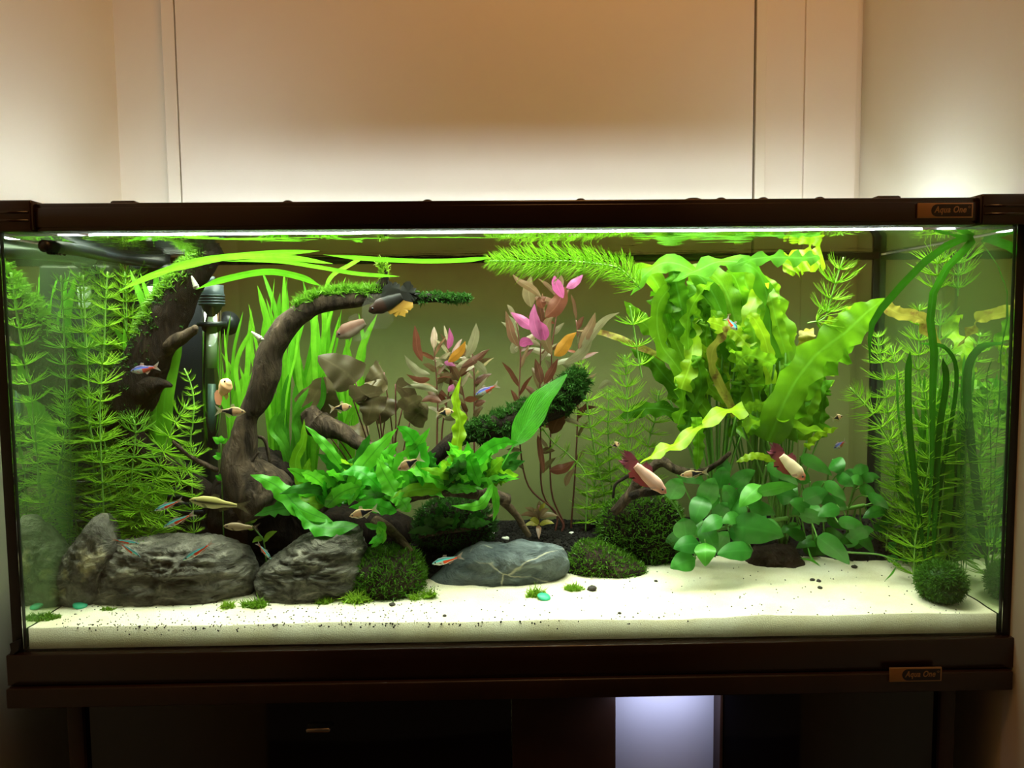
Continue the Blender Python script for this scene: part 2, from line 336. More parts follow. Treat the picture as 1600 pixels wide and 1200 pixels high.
M['tuft'] = leafmat('yellow_green_tuft', (0.28, 0.50, 0.03), (0.36, 0.58, 0.05), 0.4, 0)
M['fish'] = colmat('fish_skin', 0.45, 0.2)
M['fin'] = colmat('fish_fin', 0.5, 0.3, 0.6, 0.4)
M['fin_solid'] = colmat('fish_fin_dense', 0.5, 0.3, 0.93, 0.3)
M['fin_clear'] = colmat('fish_fin_clear', 0.5, 0.3, 0.16, 0.4)
M['eye'] = plain('fish_eye', (0.01, 0.01, 0.012), 0.1)
M['pebble_w'] = plain('white_pebble', (0.75, 0.73, 0.65), 0.7)
M['pebble_b'] = plain('dark_pebble', (0.03, 0.02, 0.015), 0.7)
M['teal'] = plain('teal_wafer', (0.03, 0.42, 0.24), 0.5, var=0.15, scale=80)
M['lav'] = plain('painted_screen_reflection', (0.66, 0.67, 0.74), 0.45, var=0.03, scale=6)  # pale colour stands in for a screen reflected in the stand
M['tubeglass'] = glassmat('heater_tube_glass', (0.80, 0.90, 0.78), gloss=0.9)

# ------------------------------------------------------------------ room (structure)
YW = 0.42                                    # back wall
def struct(name, mb, mat, smooth=False):
    o = mb.build(name, mat, None, smooth); o['kind'] = 'structure'; return o
XL = P(190, 310, YW).x; XR = P(1341, 310, YW).x
ZT = ZO + H + 1.2
struct('wall_back', MB().box((XL - 0.1, YW, 0), (XR + 0.1, YW + 0.1, ZT)), M['wall'])
struct('wall_left', MB().box((XL - 0.1, -1.0, 0), (XL, YW, ZT)), M['wall'])
struct('wall_right', MB().box((XR, -1.0, 0), (XR + 0.1, YW - 0.003, ZT)), M['wall'])
struct('floor', MB().box((-2.2, -3.0, -0.05), (2.2, YW, 0)), plain('wood_floor', (0.16, 0.09, 0.05), 0.4, var=0.2, scale=9))
# cupboard door between two frame strips, with thin dark gaps either side
def xw(px, py=200): return P(px, py, YW - 0.02).x
d1 = struct('door_1', MB().box((xw(280), YW - 0.020, 0.02), (xw(1177), YW, ZT), 0.0015), M['door'])
struct('trim_1', MB().box((xw(257), YW - 0.016, 0), (xw(277), YW, ZT), 0.001), M['wall'])
struct('trim_2', MB().box((xw(1181), YW - 0.018, 0), (xw(1197), YW, ZT), 0.001), M['wall'])
struct('trim_3', MB().box((xw(1197), YW - 0.010, 0), (xw(1259), YW, ZT), 0.001), M['door'])
struct('trim_4', MB().box((xw(1259), YW - 0.014, 0), (xw(1340), YW, ZT), 0.001), M['door'])
struct('trim_5', MB().box((xw(276.5), YW - 0.008, 0), (xw(280.5), YW, ZT)), M['gap'])
struct('trim_6', MB().box((xw(1176.5), YW - 0.008, 0), (xw(1181.5), YW, ZT)), M['gap'])

# ------------------------------------------------------------------ aquarium shell
Z1 = ZO + H                                  # lower edge of the top trim
WL = Z1 - 0.006                              # water line
def zpx(px, py, Y): return P(px, py, Y).z
aq = empty('aquarium', (0, D/2, ZO - 0.04), 'long glass aquarium with dark brown plastic trim, planted and lit, on the dark stand', 'aquarium')
TT = zpx(800, 313, -0.014)                   # top of front rail
xl = P(57, 340, -0.014).x; xr = P(1526, 330, -0.014).x
XO = 0.612
fr = MB(); fr.box((xl, -0.016, Z1), (xr, 0.012, TT), 0.002); fr.box((xl, -0.0175, Z1 + 0.004), (xr, -0.015, TT - 0.005), 0.001)
fr.build('front_rail', M['frame'], aq)
for s, xa in ((-1, xl), (1, xr)):
    c = MB(); x0, x1 = sorted((xa, s*XO)); c.box((x0, -0.022, Z1 - 0.001), (x1, 0.03, TT + 0.003), 0.003)
    for zz in (0.35, 0.65): c.box((x0 + 0.004, -0.0235, Z1 + (TT - Z1)*zz - 0.0012), (x1 - 0.004, -0.021, Z1 + (TT - Z1)*zz + 0.0012))
    c.build('corner_cap', M['frame'], aq)
    c = MB(); x0, x1 = sorted((s*0.588, s*XO)); c.box((x0, 0.03, Z1), (x1, D + 0.012, TT), 0.002); c.build('side_rail', M['frame'], aq)
MB().box((-0.588, D - 0.006, Z1 - 0.012), (0.588, D + 0.012, Z1 + 0.004), 0.002).build('back_rail', M['frame'], aq)
ZB = zpx(800, 1057, -0.012)
bf = MB(); bf.box((-0.607, -0.014, ZB), (0.607, 0.006, ZO), 0.0015); bf.build('base_rail', M['frame'], aq)
MB().box((-0.607, 0.006, ZB), (0.607, D + 0.012, ZO - 0.004), 0.001).build('base_tray', M['frame'], aq)
for s in (-1, 1):
    x0, x1 = sorted((s*0.5905, s*0.6035))
    MB().box((x0, -0.006, ZO), (x1, 0.004, Z1), 0.001).build('corner_strip', M['black'], aq)
    x0, x1 = sorted((s*0.579, s*0.591)); MB().box((x0, D - 0.004, ZO + 0.02), (x1, D + 0.002, Z1), 0.001).build('corner_silicone', M['black'], aq)
MB().box((-0.5905, -0.006, ZO), (0.5905, -0.001, Z1)).build('front_pane', M['glass'], aq, False)
for s in (-1, 1):
    x0, x1 = sorted((s*0.5915, s*0.597)); MB().box((x0, 0.004, ZO), (x1, D + 0.004, Z1)).build('side_pane', M['glass'], aq, False)
MB().add([(-0.59, D + 0.003, ZO), (0.59, D + 0.003, ZO), (0.59, D + 0.003, Z1), (-0.59, D + 0.003, Z1)], [(0, 1, 2, 3)]) if False else None
b = MB(); b.add([(-0.59, D + 0.003, ZO), (0.59, D + 0.003, ZO), (0.59, D + 0.003, Z1), (-0.59, D + 0.003, Z1)], [(0, 1, 2, 3)]); b.build('back_pane', M['backglass'], aq, False)
# small black tab at the lower left corner
t = MB(); a = [P(15, 1006, -0.012), P(30, 1000, -0.012), P(29, 1016, -0.012), P(21, 1022, -0.012), P(12, 1031, -0.012), P(17, 1016, -0.012)]
t.add(a + [v + Vector((0, 0.004, 0)) for v in a], [tuple(range(6))] + [tuple(range(11, 5, -1))] + [(i, i + 6, (i + 1) % 6 + 6, (i + 1) % 6) for i in range(6)]); t.build('edge_tab', M['black'], aq, False)

def badge(parent, x0, y0, x1, y1, Y):
    """tan foil badge with a dark pill and the maker's lettering"""
    a = P(x0, y1, Y); bb = P(x1, y0, Y); hgt = bb.z - a.z; wd = bb.x - a.x
    root = MB().box((a.x, Y - 0.0012, a.z), (bb.x, Y + 0.001, bb.z), 0.0003).build('badge', M['badge'], parent); 
    pl = MB(); px0 = a.x + wd*0.24; px1 = bb.x - wd*0.03; z0 = a.z + hgt*0.09; z1 = bb.z - hgt*0.09; r = (z1 - z0)/2; vs = []
    for i in range(13):
        th = PI/2 + PI*i/12; vs.append((px0 + r + r*math.cos(th), (z0 + z1)/2 + r*math.sin(th)))
    vs += [(px1, z0), (px1, z1)]
    k = len(vs); pl.add([(x, Y - 0.0016, z) for x, z in vs] + [(x, Y - 0.001, z) for x, z in vs], [tuple(range(k))] + [(i, i + k, (i + 1) % k + k, (i + 1) % k) for i in range(k)])
    pl.build('badge_field', M['badge_dark'], root, False, loc=None)
    cu = bpy.data.curves.new('lettering', 'FONT'); cu.body = 'Aqua One'; cu.shear = 0.28; cu.offset = 0.02; cu.space_character = 1.08; cu.extrude = 0.02; cu.size = 1.0
    to = bpy.data.objects.new('tmp', cu); COL.objects.link(to); bpy.context.view_layer.update()
    me = bpy.data.meshes.new_from_object(to.evaluated_get(bpy.context.evaluated_depsgraph_get())); bpy.data.objects.remove(to)
    xs = [v.co.x for v in me.vertices]; ys = [v.co.y for v in me.vertices]; tw = (px1 - px0)*0.80; kx = tw/(max(xs) - min(xs)); kz = hgt*0.58/(max(ys) - min(ys))
    bx = px0 + (px1 - px0)*0.07; bz = z0 + (z1 - z0)*0.14; x_0, y_0 = min(xs), min(ys); wl = worldloc(root)
    for v in me.vertices:
        v.co = Vector((bx + (v.co.x - x_0)*kx, Y - 0.0017 - v.co.z*0.01, bz + (v.co.y - y_0)*kz)) - wl
    me.materials.clear(); me.materials.append(M['badge']); o = bpy.data.objects.new('lettering', me); COL.objects.link(o); o.parent = root
    ring = MB(); rc = (px1 - wd*0.045, z1 - hgt*0.2); rr = hgt*0.075
    ring.add([(rc[0] + math.cos(2*PI*i/12)*q, Y - 0.0018, rc[1] + math.sin(2*PI*i/12)*q) for q in (rr, rr*0.6) for i in range(12)], [(i, (i + 1) % 12, 12 + (i + 1) % 12, 12 + i) for i in range(12)])
    ring.build('registered_mark', M['badge'], root, False)
badge(aq, 1433, 317, 1520, 341, -0.0185)

# lid with lamps: covers the middle, open strip behind it and at both ends
lx0 = P(175, 318, 0.02).x; lx1 = P(1405, 305, 0.02).x; LT = TT + 0.0075; LB = 0.206
lid = MB().box((lx0 + 0.01, 0.014, TT - 0.002), (lx1 - 0.01, LB, TT + 0.0045), 0.001).build('lid', M['frame'], aq)
for x0, x1 in ((lx0, lx0 + 0.03), (lx1 - 0.03, lx1)): MB().box((x0, 0.0135, TT - 0.002), (x1, LB, LT), 0.003).build('lid_end', M['frame'], lid)
for px in (450, 668, 907, 1083, 1126, 1192, 1280):
    c = P(px, 306, 0.03); MB().ell((c.x, 0.03, TT + 0.0045), (0.012 if px == 1083 else 0.007, 0.008, 0.0045), 12, 6).build('knob', M['frame'], lid)
for yy, xe in ((0.06, 0.12), (0.172, 0.575), (0.190, 0.555)):
    MB().cyl((-0.58, yy, ZO + H + 0.017), (xe, yy, ZO + H + 0.017), 0.0025, n=10).build('lamp_tube', M['lamp'], lid)

# water: top and sides are the boundary that mirrors the planting
wt = MB(); x, y0, y1, z0, z1 = 0.5895, 0.0, D + 0.001, ZO + 0.004, WL
nx, ny = 60, 16; vs = []; fs = []
for j in range(ny + 1):
    for i in range(nx + 1):
        X = -x + 2*x*i/nx; Y = y0 + (y1 - y0)*j/ny
        e = min(X + x, x - X, Y - y0, y1 - Y); vs.append((X, Y, z1 + 0.0022*math.exp(-e/0.004) + 0.0005*noise.noise(Vector((X*20, Y*30, 3)))))
for j in range(ny):
    for i in range(nx): k = j*(nx + 1) + i; fs.append((k, k + 1, k + nx + 2, k + nx + 1))
wt.add(vs, fs)
wt.cm = 1
for s in (-1, 1): wt.add([(s*x, y0, z0), (s*x, y1, z0), (s*x, y1, z1), (s*x, y0, z1)], [(0, 1, 2, 3) if s > 0 else (3, 2, 1, 0)])
wt.cm = 2; wt.add([(-x, y0, z0), (x, y0, z0), (x, y0, z1), (-x, y0, z1)], [(0, 1, 2, 3)]); 
wo = wt.build('water', [M['water_top'], M['water_side'], M['water_clear']], None, True)
tag(wo, 'clear water filling the aquarium nearly to the top trim', 'water', kind='stuff')

# ------------------------------------------------------------------ stand
st = empty('aquarium_stand', (0, D/2, 0), 'dark wenge cabinet stand with black glass doors under the aquarium', 'stand')
TB = zpx(800, 1060, -0.016); TL = zpx(800, 1091, -0.016)
MB().box((P(10, 1080, -0.018).x, -0.02, TL), (P(1582, 1060, -0.018).x, D + 0.03, ZB - 0.001), 0.002).build('top_board', M['wood'], st)
def stx(px, Y=0.0): return P(px, 1130, Y).x
def panel(name, p0, p1, Yf, Yb, z0, z1, mat, parent=st, bev=0.001): return MB().box((stx(p0, Yf), Yf, z0), (stx(p1, Yf), Yb, z1), bev).build(name, M[mat], parent)
ST = TL - 0.0005
panel('side_panel', 105, 129, 0.0, D + 0.02, 0.0, ST, 'wood'); panel('side_panel', 1469, 1492, 0.0, D + 0.02, 0.0, ST, 'wood')
panel('divider', 800, 962, 0.004, 0.024, 0.06, ST, 'wood'); panel('divider', 940, 962, 0.024, 0.2, 0.06, ST, 'wood'); panel('divider', 1125, 1130, 0.004, D, 0.06, ST, 'wood')
dl = panel('door', 130, 799, 0.006, 0.012, 0.07, ST - 0.001, 'blackglass'); panel('door', 1131, 1468, 0.006, 0.012, 0.07, ST - 0.001, 'blackglass')
hb = P(500, 1137, 0.0); MB().box((hb.x - 0.016, -0.008, hb.z - 0.003), (hb.x + 0.014, 0.007, hb.z + 0.003), 0.0025).build('handle', plain('brushed_steel', (0.35, 0.33, 0.3), 0.3, metal=1.0), dl)
lp = panel('reflection_panel', 950, 1124, 0.032, 0.038, 0.07, ST - 0.001, 'lav'); tag(lp, 'pale lavender panel standing in for a screen reflection')  # reflection of a screen, built as a pale coloured panel
cl = area('added_panel_light', ((stx(962) + stx(1124))/2, -0.013, TL - 0.002), (0.11, 0.008), 0.082, (0.66, 0.70, 1.0), target=((stx(962) + stx(1124))/2, 0.035, TL - 0.09))  # added light with no lamp behind it, brightens the pale panel
MB().box((-0.5, 0.02, 0.0), (0.55, D, 0.06)).build('plinth', M['wood'], st)
badge(st, 1389, 1042, 1471, 1065, -0.0205)

# ------------------------------------------------------------------ substrate
def Yb(X):
    y = 0.122 + 0.012*sstep((X + 0.15)/0.1) + 0.066*sstep((X - 0.07)/0.12) - 0.03*sstep((X - 0.42)/0.1)
    return y + 0.006*noise.noise(Vector((X*18, 0.3, 1.7)))
def sand_z(X, Y):
    return ZO + 0.0255 + 0.045*Y + 0.0035*noise.noise(Vector((X*7, Y*9, 0.4))) + 0.0012*noise.noise(Vector((X*38, Y*38, 2.0)))
def soil_z(X, Y):
    t = (Y - Yb(X))/0.07
    z = sand_z(X, min(Y, Yb(X))) - 0.006 + 0.042*sstep(t) + 0.004*noise.noise(Vector((X*16, Y*16, 6.0)))*min(1, max(0, t*4))
    return z
def ground(X, Y): return max(sand_z(X, Y), soil_z(X, Y)) if Y > Yb(X) else sand_z(X, Y)
def hfield(fn, x0, x1, nx, y0f, y1, ny, skirt):
    mb = MB(); vs = []; fs = []
    for j in range(ny + 1):
        for i in range(nx + 1):
            X = x0 + (x1 - x0)*i/nx; ya = y0f(X); Y = ya + (y1 - ya)*(j/ny); vs.append(Vector((X, Y, fn(X, Y))))
    for j in range(ny):
        for i in range(nx): k = j*(nx + 1) + i; fs.append((k, k + 1, k + nx + 2, k + nx + 1))
    if skirt:
        n0 = len(vs)
        for i in range(nx + 1): vs.append(Vector((vs[i].x, vs[i].y, ZO + 0.001)))
        for i in range(nx): fs.append((n0 + i, n0 + i + 1, i + 1, i))
    mb.add(vs, fs); return mb
so = hfield(sand_z, -0.588, 0.588, 260, lambda X: 0.0015, 0.26, 70, True).build('sand_bed', M['sand']); tag(so, 'bed of white sand along the front of the tank', 'sand', kind='stuff')
go = hfield(soil_z, -0.588, 0.588, 200, lambda X: Yb(X) - 0.008, D - 0.002, 50, False).build('soil_bed', M['soil']); tag(go, 'black soil banked up behind the sand', 'soil', kind='stuff')
rg = random.Random(5)
ICO_V, ICO_F = [], []
_bm = bmesh.new(); bmesh.ops.create_icosphere(_bm, subdivisions=1, radius=1); ICO_V = [v.co.copy() for v in _bm.verts]; _bm.verts.index_update(); ICO_F = [[v.index for v in f.verts] for f in _bm.faces]; _bm.free()
def pebble(mb, c, r, rg):
    q = Quaternion((rg.uniform(-1, 1), rg.uniform(-1, 1), rg.uniform(-1, 1), rg.uniform(-1, 1)+0.01)).normalized(); sx, sy, sz = rg.uniform(.8, 1.2), rg.uniform(.7, 1.1), rg.uniform(.6, 1)
    mb.add([Vector(c) + q @ Vector((v.x*sx*r, v.y*sy*r, v.z*sz*r)) for v in ICO_V], ICO_F)
gb = MB()
for i in range(4200):
    X = rg.uniform(-0.58, 0.58)
    if i % 3 == 0: X = rg.uniform(-0.12, 0.14)
    Y = Yb(X) + (D - 0.006 - Yb(X))*rg.random()**0.8 - 0.004
    pebble(gb, (X, Y, soil_z(X, Y) + 0.0003), rg.uniform(0.0016, 0.0036), rg)
tag(gb.build('soil_granules', M['soil'], None, False), 'loose black soil granules over the bank', 'soil', kind='stuff')
sb = MB()
for i in range(650):                         # dark grains and crumbs lying on the sand, thickest at the left
    X = rg.choice((rg.uniform(-0.56, -0.1), rg.uniform(-0.56, 0.57))); Y = rg.random()**1.6*(Yb(X) - 0.004) + 0.003
    pebble(sb, (X, Y, sand_z(X, Y) + 0.0002), rg.choice((0.0007, 0.0009, 0.0012)), rg)
for i in range(160):                         # crumbs pressed against the glass below the sand line
    X = rg.gauss(-0.28, 0.2); 
    if abs(X) < 0.57: pebble(sb, (X, 0.0018, sand_z(X, 0.002) - abs(rg.gauss(0.002, 0.003))), rg.choice((0.0008, 0.0011, 0.0015)), rg)
tag(sb.build('sand_debris', M['pebble_b'], None, False), 'dark crumbs of soil scattered over the white sand', 'debris', kind='stuff')
for k, (px, py, r, Mx, lab) in enumerate([(1279, 908, 4, 'pebble_b', 'right one of two touching dark pebbles on bare white sand right of centre'), (1269, 907, 4, 'pebble_b', 'left one of two touching dark pebbles on bare white sand right of centre'), (1281, 920, 4, 'pebble_b', 'dark pebble just in front of the touching pair on the sand'),
        (1335, 886, 5, 'pebble_b', 'dark pebble at the sand edge below the right anubias'), (925, 920, 8, 'pebble_b', 'grey pebble on the sand at the right end of the slate'), (613, 945, 5, 'pebble_b', 'small dark pebble at the foot of the mossy mound'),
        (790, 842, 6, 'pebble_w', 'largest white stone on the black soil, behind the slate'), (768, 833, 5, 'pebble_w', 'small white stone left of the largest one on the soil'), (893, 833, 4, 'pebble_w', 'small white stone at the foot of the tall red stems'), (960, 856, 7, 'pebble_w', 'left one of two white stones beside the moss cushion'), (982, 856, 6, 'pebble_w', 'right one of two white stones beside the moss cushion'),
        (695, 977, 3.5, 'pebble_b', 'dark pebble at the front glass below the left tip of the slate'), (1025, 908, 3, 'pebble_b', 'lone dark crumb on the sand right of the moss cushion'), (968, 967, 3, 'pebble_b', 'tiny brown crumb at the front of the sand near the middle'), (1502, 902, 4, 'pebble_b', 'dark pebble behind the round moss ball'), (1540, 908, 4, 'pebble_b', 'dark pebble against the right glass')]):
    Y = 0.02
    for it in range(60):
        q = P(px, py, Y)
        if q.z < ground(q.x, Y) + r*S(Y)*0.4: break
        Y += 0.004
    if Y > 0.29: Y = 0.29
    q = P(px, py, Y); q.z = ground(q.x, Y) + r*S(Y)*0.35
    mb = MB(); n0 = rg.random()*50
    mb.ell((0, 0, 0), (r*S(Y), r*S(Y)*0.8, r*S(Y)*0.62), 12, 8); mb.v = [tuple(q + Vector(v)*(1 + 0.3*noise.noise(Vector(v)*300 + Vector((n0, 0, 0))))) for v in mb.v]
    o = mb.build('pebble', M[Mx], None, True, loc=q)
    tag(o, lab, 'stone')

# ------------------------------------------------------------------ rocks
def blob(outline, Y, depth, amp, freq, seed, nth=150, nph=64, p=0.55, strat=0.0):
    pts = [P(a, b_, Y) for a, b_ in outline]; cx = sum(q.x for q in pts)/len(pts); cz = sum(q.z for q in pts)/len(pts); poly = [(q.x - cx, q.z - cz) for q in pts]
    def rad(th):
        dx, dz = math.cos(th), math.sin(th); best = 0.001
        for i in range(len(poly)):
            ax, az = poly[i]; bx, bz = poly[(i + 1) % len(poly)]; ex, ez = bx - ax, bz - az; den = dx*ez - dz*ex
            if abs(den) < 1e-12: continue
            t = (ax*ez - az*ex)/den; u = (ax*dz - az*dx)/den
            if t > 0 and -1e-6 <= u <= 1 + 1e-6: best = max(best, t)
        return best
    R = [rad(2*PI*i/nth) for i in range(nth)]
    for _ in range(1): R = [(R[i - 1] + 2*R[i] + R[(i + 1) % nth])/4 for i in range(nth)]
    mb = MB(); vs = []; fs = []
    for j in range(1, nph):
        t_ = 1 - abs(2*j/nph - 1); s_ = math.sin(t_*PI/2)**0.9; y = math.copysign((1 - s_**3.0)**(1/2.2), j - nph/2)*depth
        for i in range(nth):
            th = 2*PI*i/nth; q = Vector((R[i]*s_*math.cos(th), y, R[i]*s_*math.sin(th)))
            qq = q + Vector((cx, 0, cz)); nz = noise.ridged_multi_fractal(Vector((qq.x, qq.y, qq.z*(1 + strat)))*freq + Vector((seed, 0, 0)), 0.9, 2.1, 5, 1.0, 2.0) - 1.0
            nd = Vector((q.x, q.y*1.2, q.z)).normalized(); n2 = noise.ridged_multi_fractal(Vector((qq.x, qq.y, qq.z*(1 + strat)))*freq*3.1 + Vector((seed, 9, 0)), 0.9, 2.1, 5, 1.0, 2.0) - 1.0
            q = q + nd*(amp*nz*(0.3 + 0.7*(1 - s_**3)) + amp*0.42*n2)
            vs.append(Vector((cx, Y, cz)) + q)
    a = len(vs); vs.append(Vector((cx, Y - depth*0.98, cz))); vs.append(Vector((cx, Y + depth, cz)))
    for j in range(nph - 2):
        for i in range(nth): fs.append((j*nth + i, j*nth + (i + 1) % nth, (j + 1)*nth + (i + 1) % nth, (j + 1)*nth + i))
    for i in range(nth): fs.append((a, (i + 1) % nth, i)); fs.append((a + 1, (nph - 2)*nth + i, (nph - 2)*nth + (i + 1) % nth))
    mb.add(vs, fs); return mb, Vector((cx, Y, cz))
ROCKS = [
 ('rock', [(93,925),(96,893),(112,860),(130,835),(148,808),(162,801),(174,813),(181,835),(186,850),(178,880),(165,915),(155,950),(120,960),(100,952)], 0.095, 0.030, 0.006, 24, 1.0, 'rock_tan', 'tall narrow grey rock with tan streaks at the far left', 0),
 ('rock', [(142,950),(152,915),(165,880),(175,858),(200,842),(240,838),(300,842),(330,838),(365,850),(390,865),(402,890),(398,920),(392,955),(340,966),(220,964)], 0.112, 0.048, 0.009, 20, 3.0, 'rock_dark', 'long dark pitted rock lying beside the tall narrow one', 1.5),
 ('rock', [(402,950),(400,905),(408,886),(440,862),(470,841),(500,828),(540,823),(564,828),(572,860),(580,900),(570,930),(500,948),(440,958)], 0.112, 0.046, 0.007, 17, 7.0, 'rock_dark', 'dark grey rock with slanting layers left of the mossy mound', 2.0),
 ('slate_stone', [(667,906),(690,890),(715,865),(750,849),(790,852),(815,846),(840,849),(878,854),(889,875),(891,888),(870,905),(840,914),(790,922),(720,922),(675,917)], 0.145, 0.036, 0.004, 15, 11.0, 'rock_slate', 'flat blue grey stone with pale veins in the middle of the sand', 0.8),
 ('rock', [(1160,885),(1180,858),(1215,852),(1240,855),(1252,875),(1260,890),(1240,902),(1180,900)], 0.195, 0.026, 0.005, 24, 15.0, 'rock_brown', 'brown rock below the broad leaved plant at the edge of sand', 0),
 ('rock', [(1402,895),(1420,875),(1450,860),(1468,857),(1482,875),(1478,900),(1430,906)], 0.185, 0.024, 0.005, 24, 19.0, 'rock_brown', 'reddish brown stone behind the round moss ball', 0)]
for nm, ol, Y, dp, amp, fq, sd, mt, lab, stt in ROCKS:
    mb, c = blob(ol, Y, dp, amp, fq, sd, strat=stt); tag(mb.build(nm, M[mt], None, True, loc=c), lab, 'rock')

# ------------------------------------------------------------------ moss, leaves
def strand(mb, p, d, L, wd, rg, bend=0.6):
    d = d.normalized(); s_ = d.cross(Vector((rg.uniform(-1, 1), rg.uniform(-1, 1), rg.uniform(-1, 1)))).normalized()
    k = Vector((rg.gauss(0, 1), rg.gauss(0, 1), rg.gauss(0, 1)))*bend*0.5; q1 = p + d*L*0.5; q2 = p + (d + k).normalized()*L
    mb.add([p - s_*wd, p + s_*wd, q1 + s_*wd*0.9, q1 - s_*wd*0.9, q2], [(0, 1, 2, 3), (3, 2, 4)])
def moss_on(points, n, L, wd, rg, up=0.4):
    """points: list of (pos, normal)"""
    mb = MB()
    for i in range(n):
        p, nn = rg.choice(points); d = nn + Vector((rg.gauss(0, .55), rg.gauss(0, .55), rg.gauss(0, .55) + up))
        strand(mb, p + Vector((rg.gauss(0, .002), rg.gauss(0, .002), rg.gauss(0, .001))), d, L*rg.uniform(.5, 1.3), wd, rg)
    return mb
def surf(mb, n=6000):
    """random points and outward normals over a built mesh, by area"""
    c = Vector((0, 0, 0)); V = [Vector(v) for v in mb.v]
    for v in V: c += v
    c /= max(1, len(V)); T = []; W_ = []
    for f in mb.f:
        for k in range(1, len(f) - 1):
            q = (V[f[0]], V[f[k]], V[f[k + 1]]); T.append(q); W_.append((q[1] - q[0]).cross(q[2] - q[0]).length)
    rr = random.Random(4); out = []
    for q in rr.choices(T, W_, k=n):
        a, b_ = rr.random(), rr.random()
        if a + b_ > 1: a, b_ = 1 - a, 1 - b_
        p = q[0] + (q[1] - q[0])*a + (q[2] - q[0])*b_; nn = (q[1] - q[0]).cross(q[2] - q[0]).normalized()
        out.append((p, nn if nn.dot(p - c) > 0 else -nn))
    return out
PROF = {
 'lance': lambda u: max(0.02, math.sin(PI*min(1, u**0.75))**0.9),
 'blade': lambda u: 1.0 if u < 0.7 else max(0.02, 1 - ((u - 0.7)/0.3)**1.6),
 'ovate': lambda u: max(0.02, math.sin(PI*u**0.62)**0.75),
 'strap': lambda u: max(0.05, min(1, u*5))*(1.0 if u < 0.8 else max(0.03, 1 - ((u - 0.8)/0.2)**2)),
 'heart': lambda u: max(0.02, min(1, (u + 0.05)*6)**0.6*(1 - u)**0.55*1.25),
 'spoon': lambda u: 0.06 if u < 0.28 else max(0.06, math.sin(PI*((u - 0.28)/0.72)**0.75)**0.8),
}
def leaf(name, parent, pts, wpx, mat, prof='lance', roll=0.0, fold=0.15, wave=0.0, wf=4.0, seg=12, ph=0.0, label=None, wv3=True):
    v3 = [q if isinstance(q, Vector) else P(q[0], q[1], q[2]) for q in pts]
    for q in v3:                              # keep leaves inside the glass and under the water line
        q.x = max(-0.583, min(0.583, q.x)); q.y = max(0.008, min(D - 0.006, q.y)); q.z = min(WL - 0.002, q.z)
    C = spline(v3, seg); mb = MB(); vs = []; uvs = []; fs = []; J = (-1, -0.5, 0, 0.5, 1)
    pf = PROF[prof]
    for i, p in enumerate(C):
        u = i/seg; t = (C[min(i + 1, seg)] - C[max(i - 1, 0)]).normalized(); vw = (p - CAM).normalized()
        sd = t.cross(vw)
        sd = sd.normalized() if sd.length > 1e-4 else Vector((1, 0, 0))
        sd = Quaternion(t, roll) @ sd; nn = sd.cross(t).normalized(); wd = wpx*0.5*S(p.y)*pf(u)
        for j in J:
            wob = wave*wd*math.sin(wf*u*2*PI + ph + (1.3 if j > 0 else 0))*abs(j)**1.5
            vs.append(p + sd*(wd*j*(1 + min(0.2, wave*0.35)*math.sin(wf*u*2*PI*1.3 + ph*2 + j*2))) + nn*(fold*abs(j)*wd + wob)); uvs.append((j*0.5 + 0.5, u))
    for i in range(seg):
        for j in range(4): a = i*5 + j; fs.append((a, a + 1, a + 6, a + 5))
    mb.add(vs, fs, uvs); o = mb.build(name, M[mat] if isinstance(mat, str) else mat, parent)
    if label: o['label'] = label
    return o
def stemtube(name, parent, pts, rpx, mat, seg=10, n=6, taper=0.6):
    C = spline([q if isinstance(q, Vector) else P(*q) for q in pts], seg)
    return MB().tube(C, [rpx*S(p.y)*(1 - (1 - taper)*i/seg) for i, p in enumerate(C)], n).build(name, M[mat], parent)
def base_at(px, py, Y):
    """point on the ground straight below the pixel point"""
    q = P(px, py, Y); return Vector((q.x, q.y, ground(q.x, q.y)))

# mossy mound (a stone under moss) and moss cushions
def mossy(nm, ol, Y, dp, sd, n, L, mat, lab, core='rock_brown', core_name='stone_core'):
    mb, c = blob(ol, Y, dp, 0.004, 20, sd, 60, 26, 0.6); root = empty(nm, (c.x, Y, ground(c.x, Y)), lab, 'moss')
    mb.build(core_name, M[core], root); m2 = moss_on([(p, q) for p, q in surf(mb) if q.y < 0.55], n, L, 0.0007, random.Random(int(sd)))
    o = m2.build('moss', M[mat], root); o['kind'] = 'stuff'; return root
mossy('mossy_stone', [(548,945),(552,905),(562,872),(585,860),(620,858),(648,864),(660,890),(660,925),(642,950),(590,955)], 0.112, 0.042, 21, 5200, 0.0075, 'moss_mid', 'rounded mound covered in fine dark green moss between the layered rock and blue grey slate')
mossy('moss_cushion', [(886,900),(892,870),(905,850),(930,848),(965,862),(1000,880),(1012,895),(990,908),(930,912)], 0.17, 0.035, 23, 3600, 0.006, 'moss_mid', 'low moss cushion at the right end of the blue grey slate')
mossy('moss_clump', [(942,860),(938,815),(955,785),(990,775),(1040,775),(1062,800),(1064,850),(1050,890),(990,890),(955,880)], 0.21, 0.03, 25, 4200, 0.009, 'moss_mid', 'bushy dark green moss clump left of the broad leaved plant', 'wood_dark', 'wood_core')
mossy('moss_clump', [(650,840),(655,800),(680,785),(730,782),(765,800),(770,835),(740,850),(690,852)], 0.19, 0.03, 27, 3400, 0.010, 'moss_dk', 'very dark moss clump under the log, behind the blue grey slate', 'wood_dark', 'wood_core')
rg = random.Random(9)
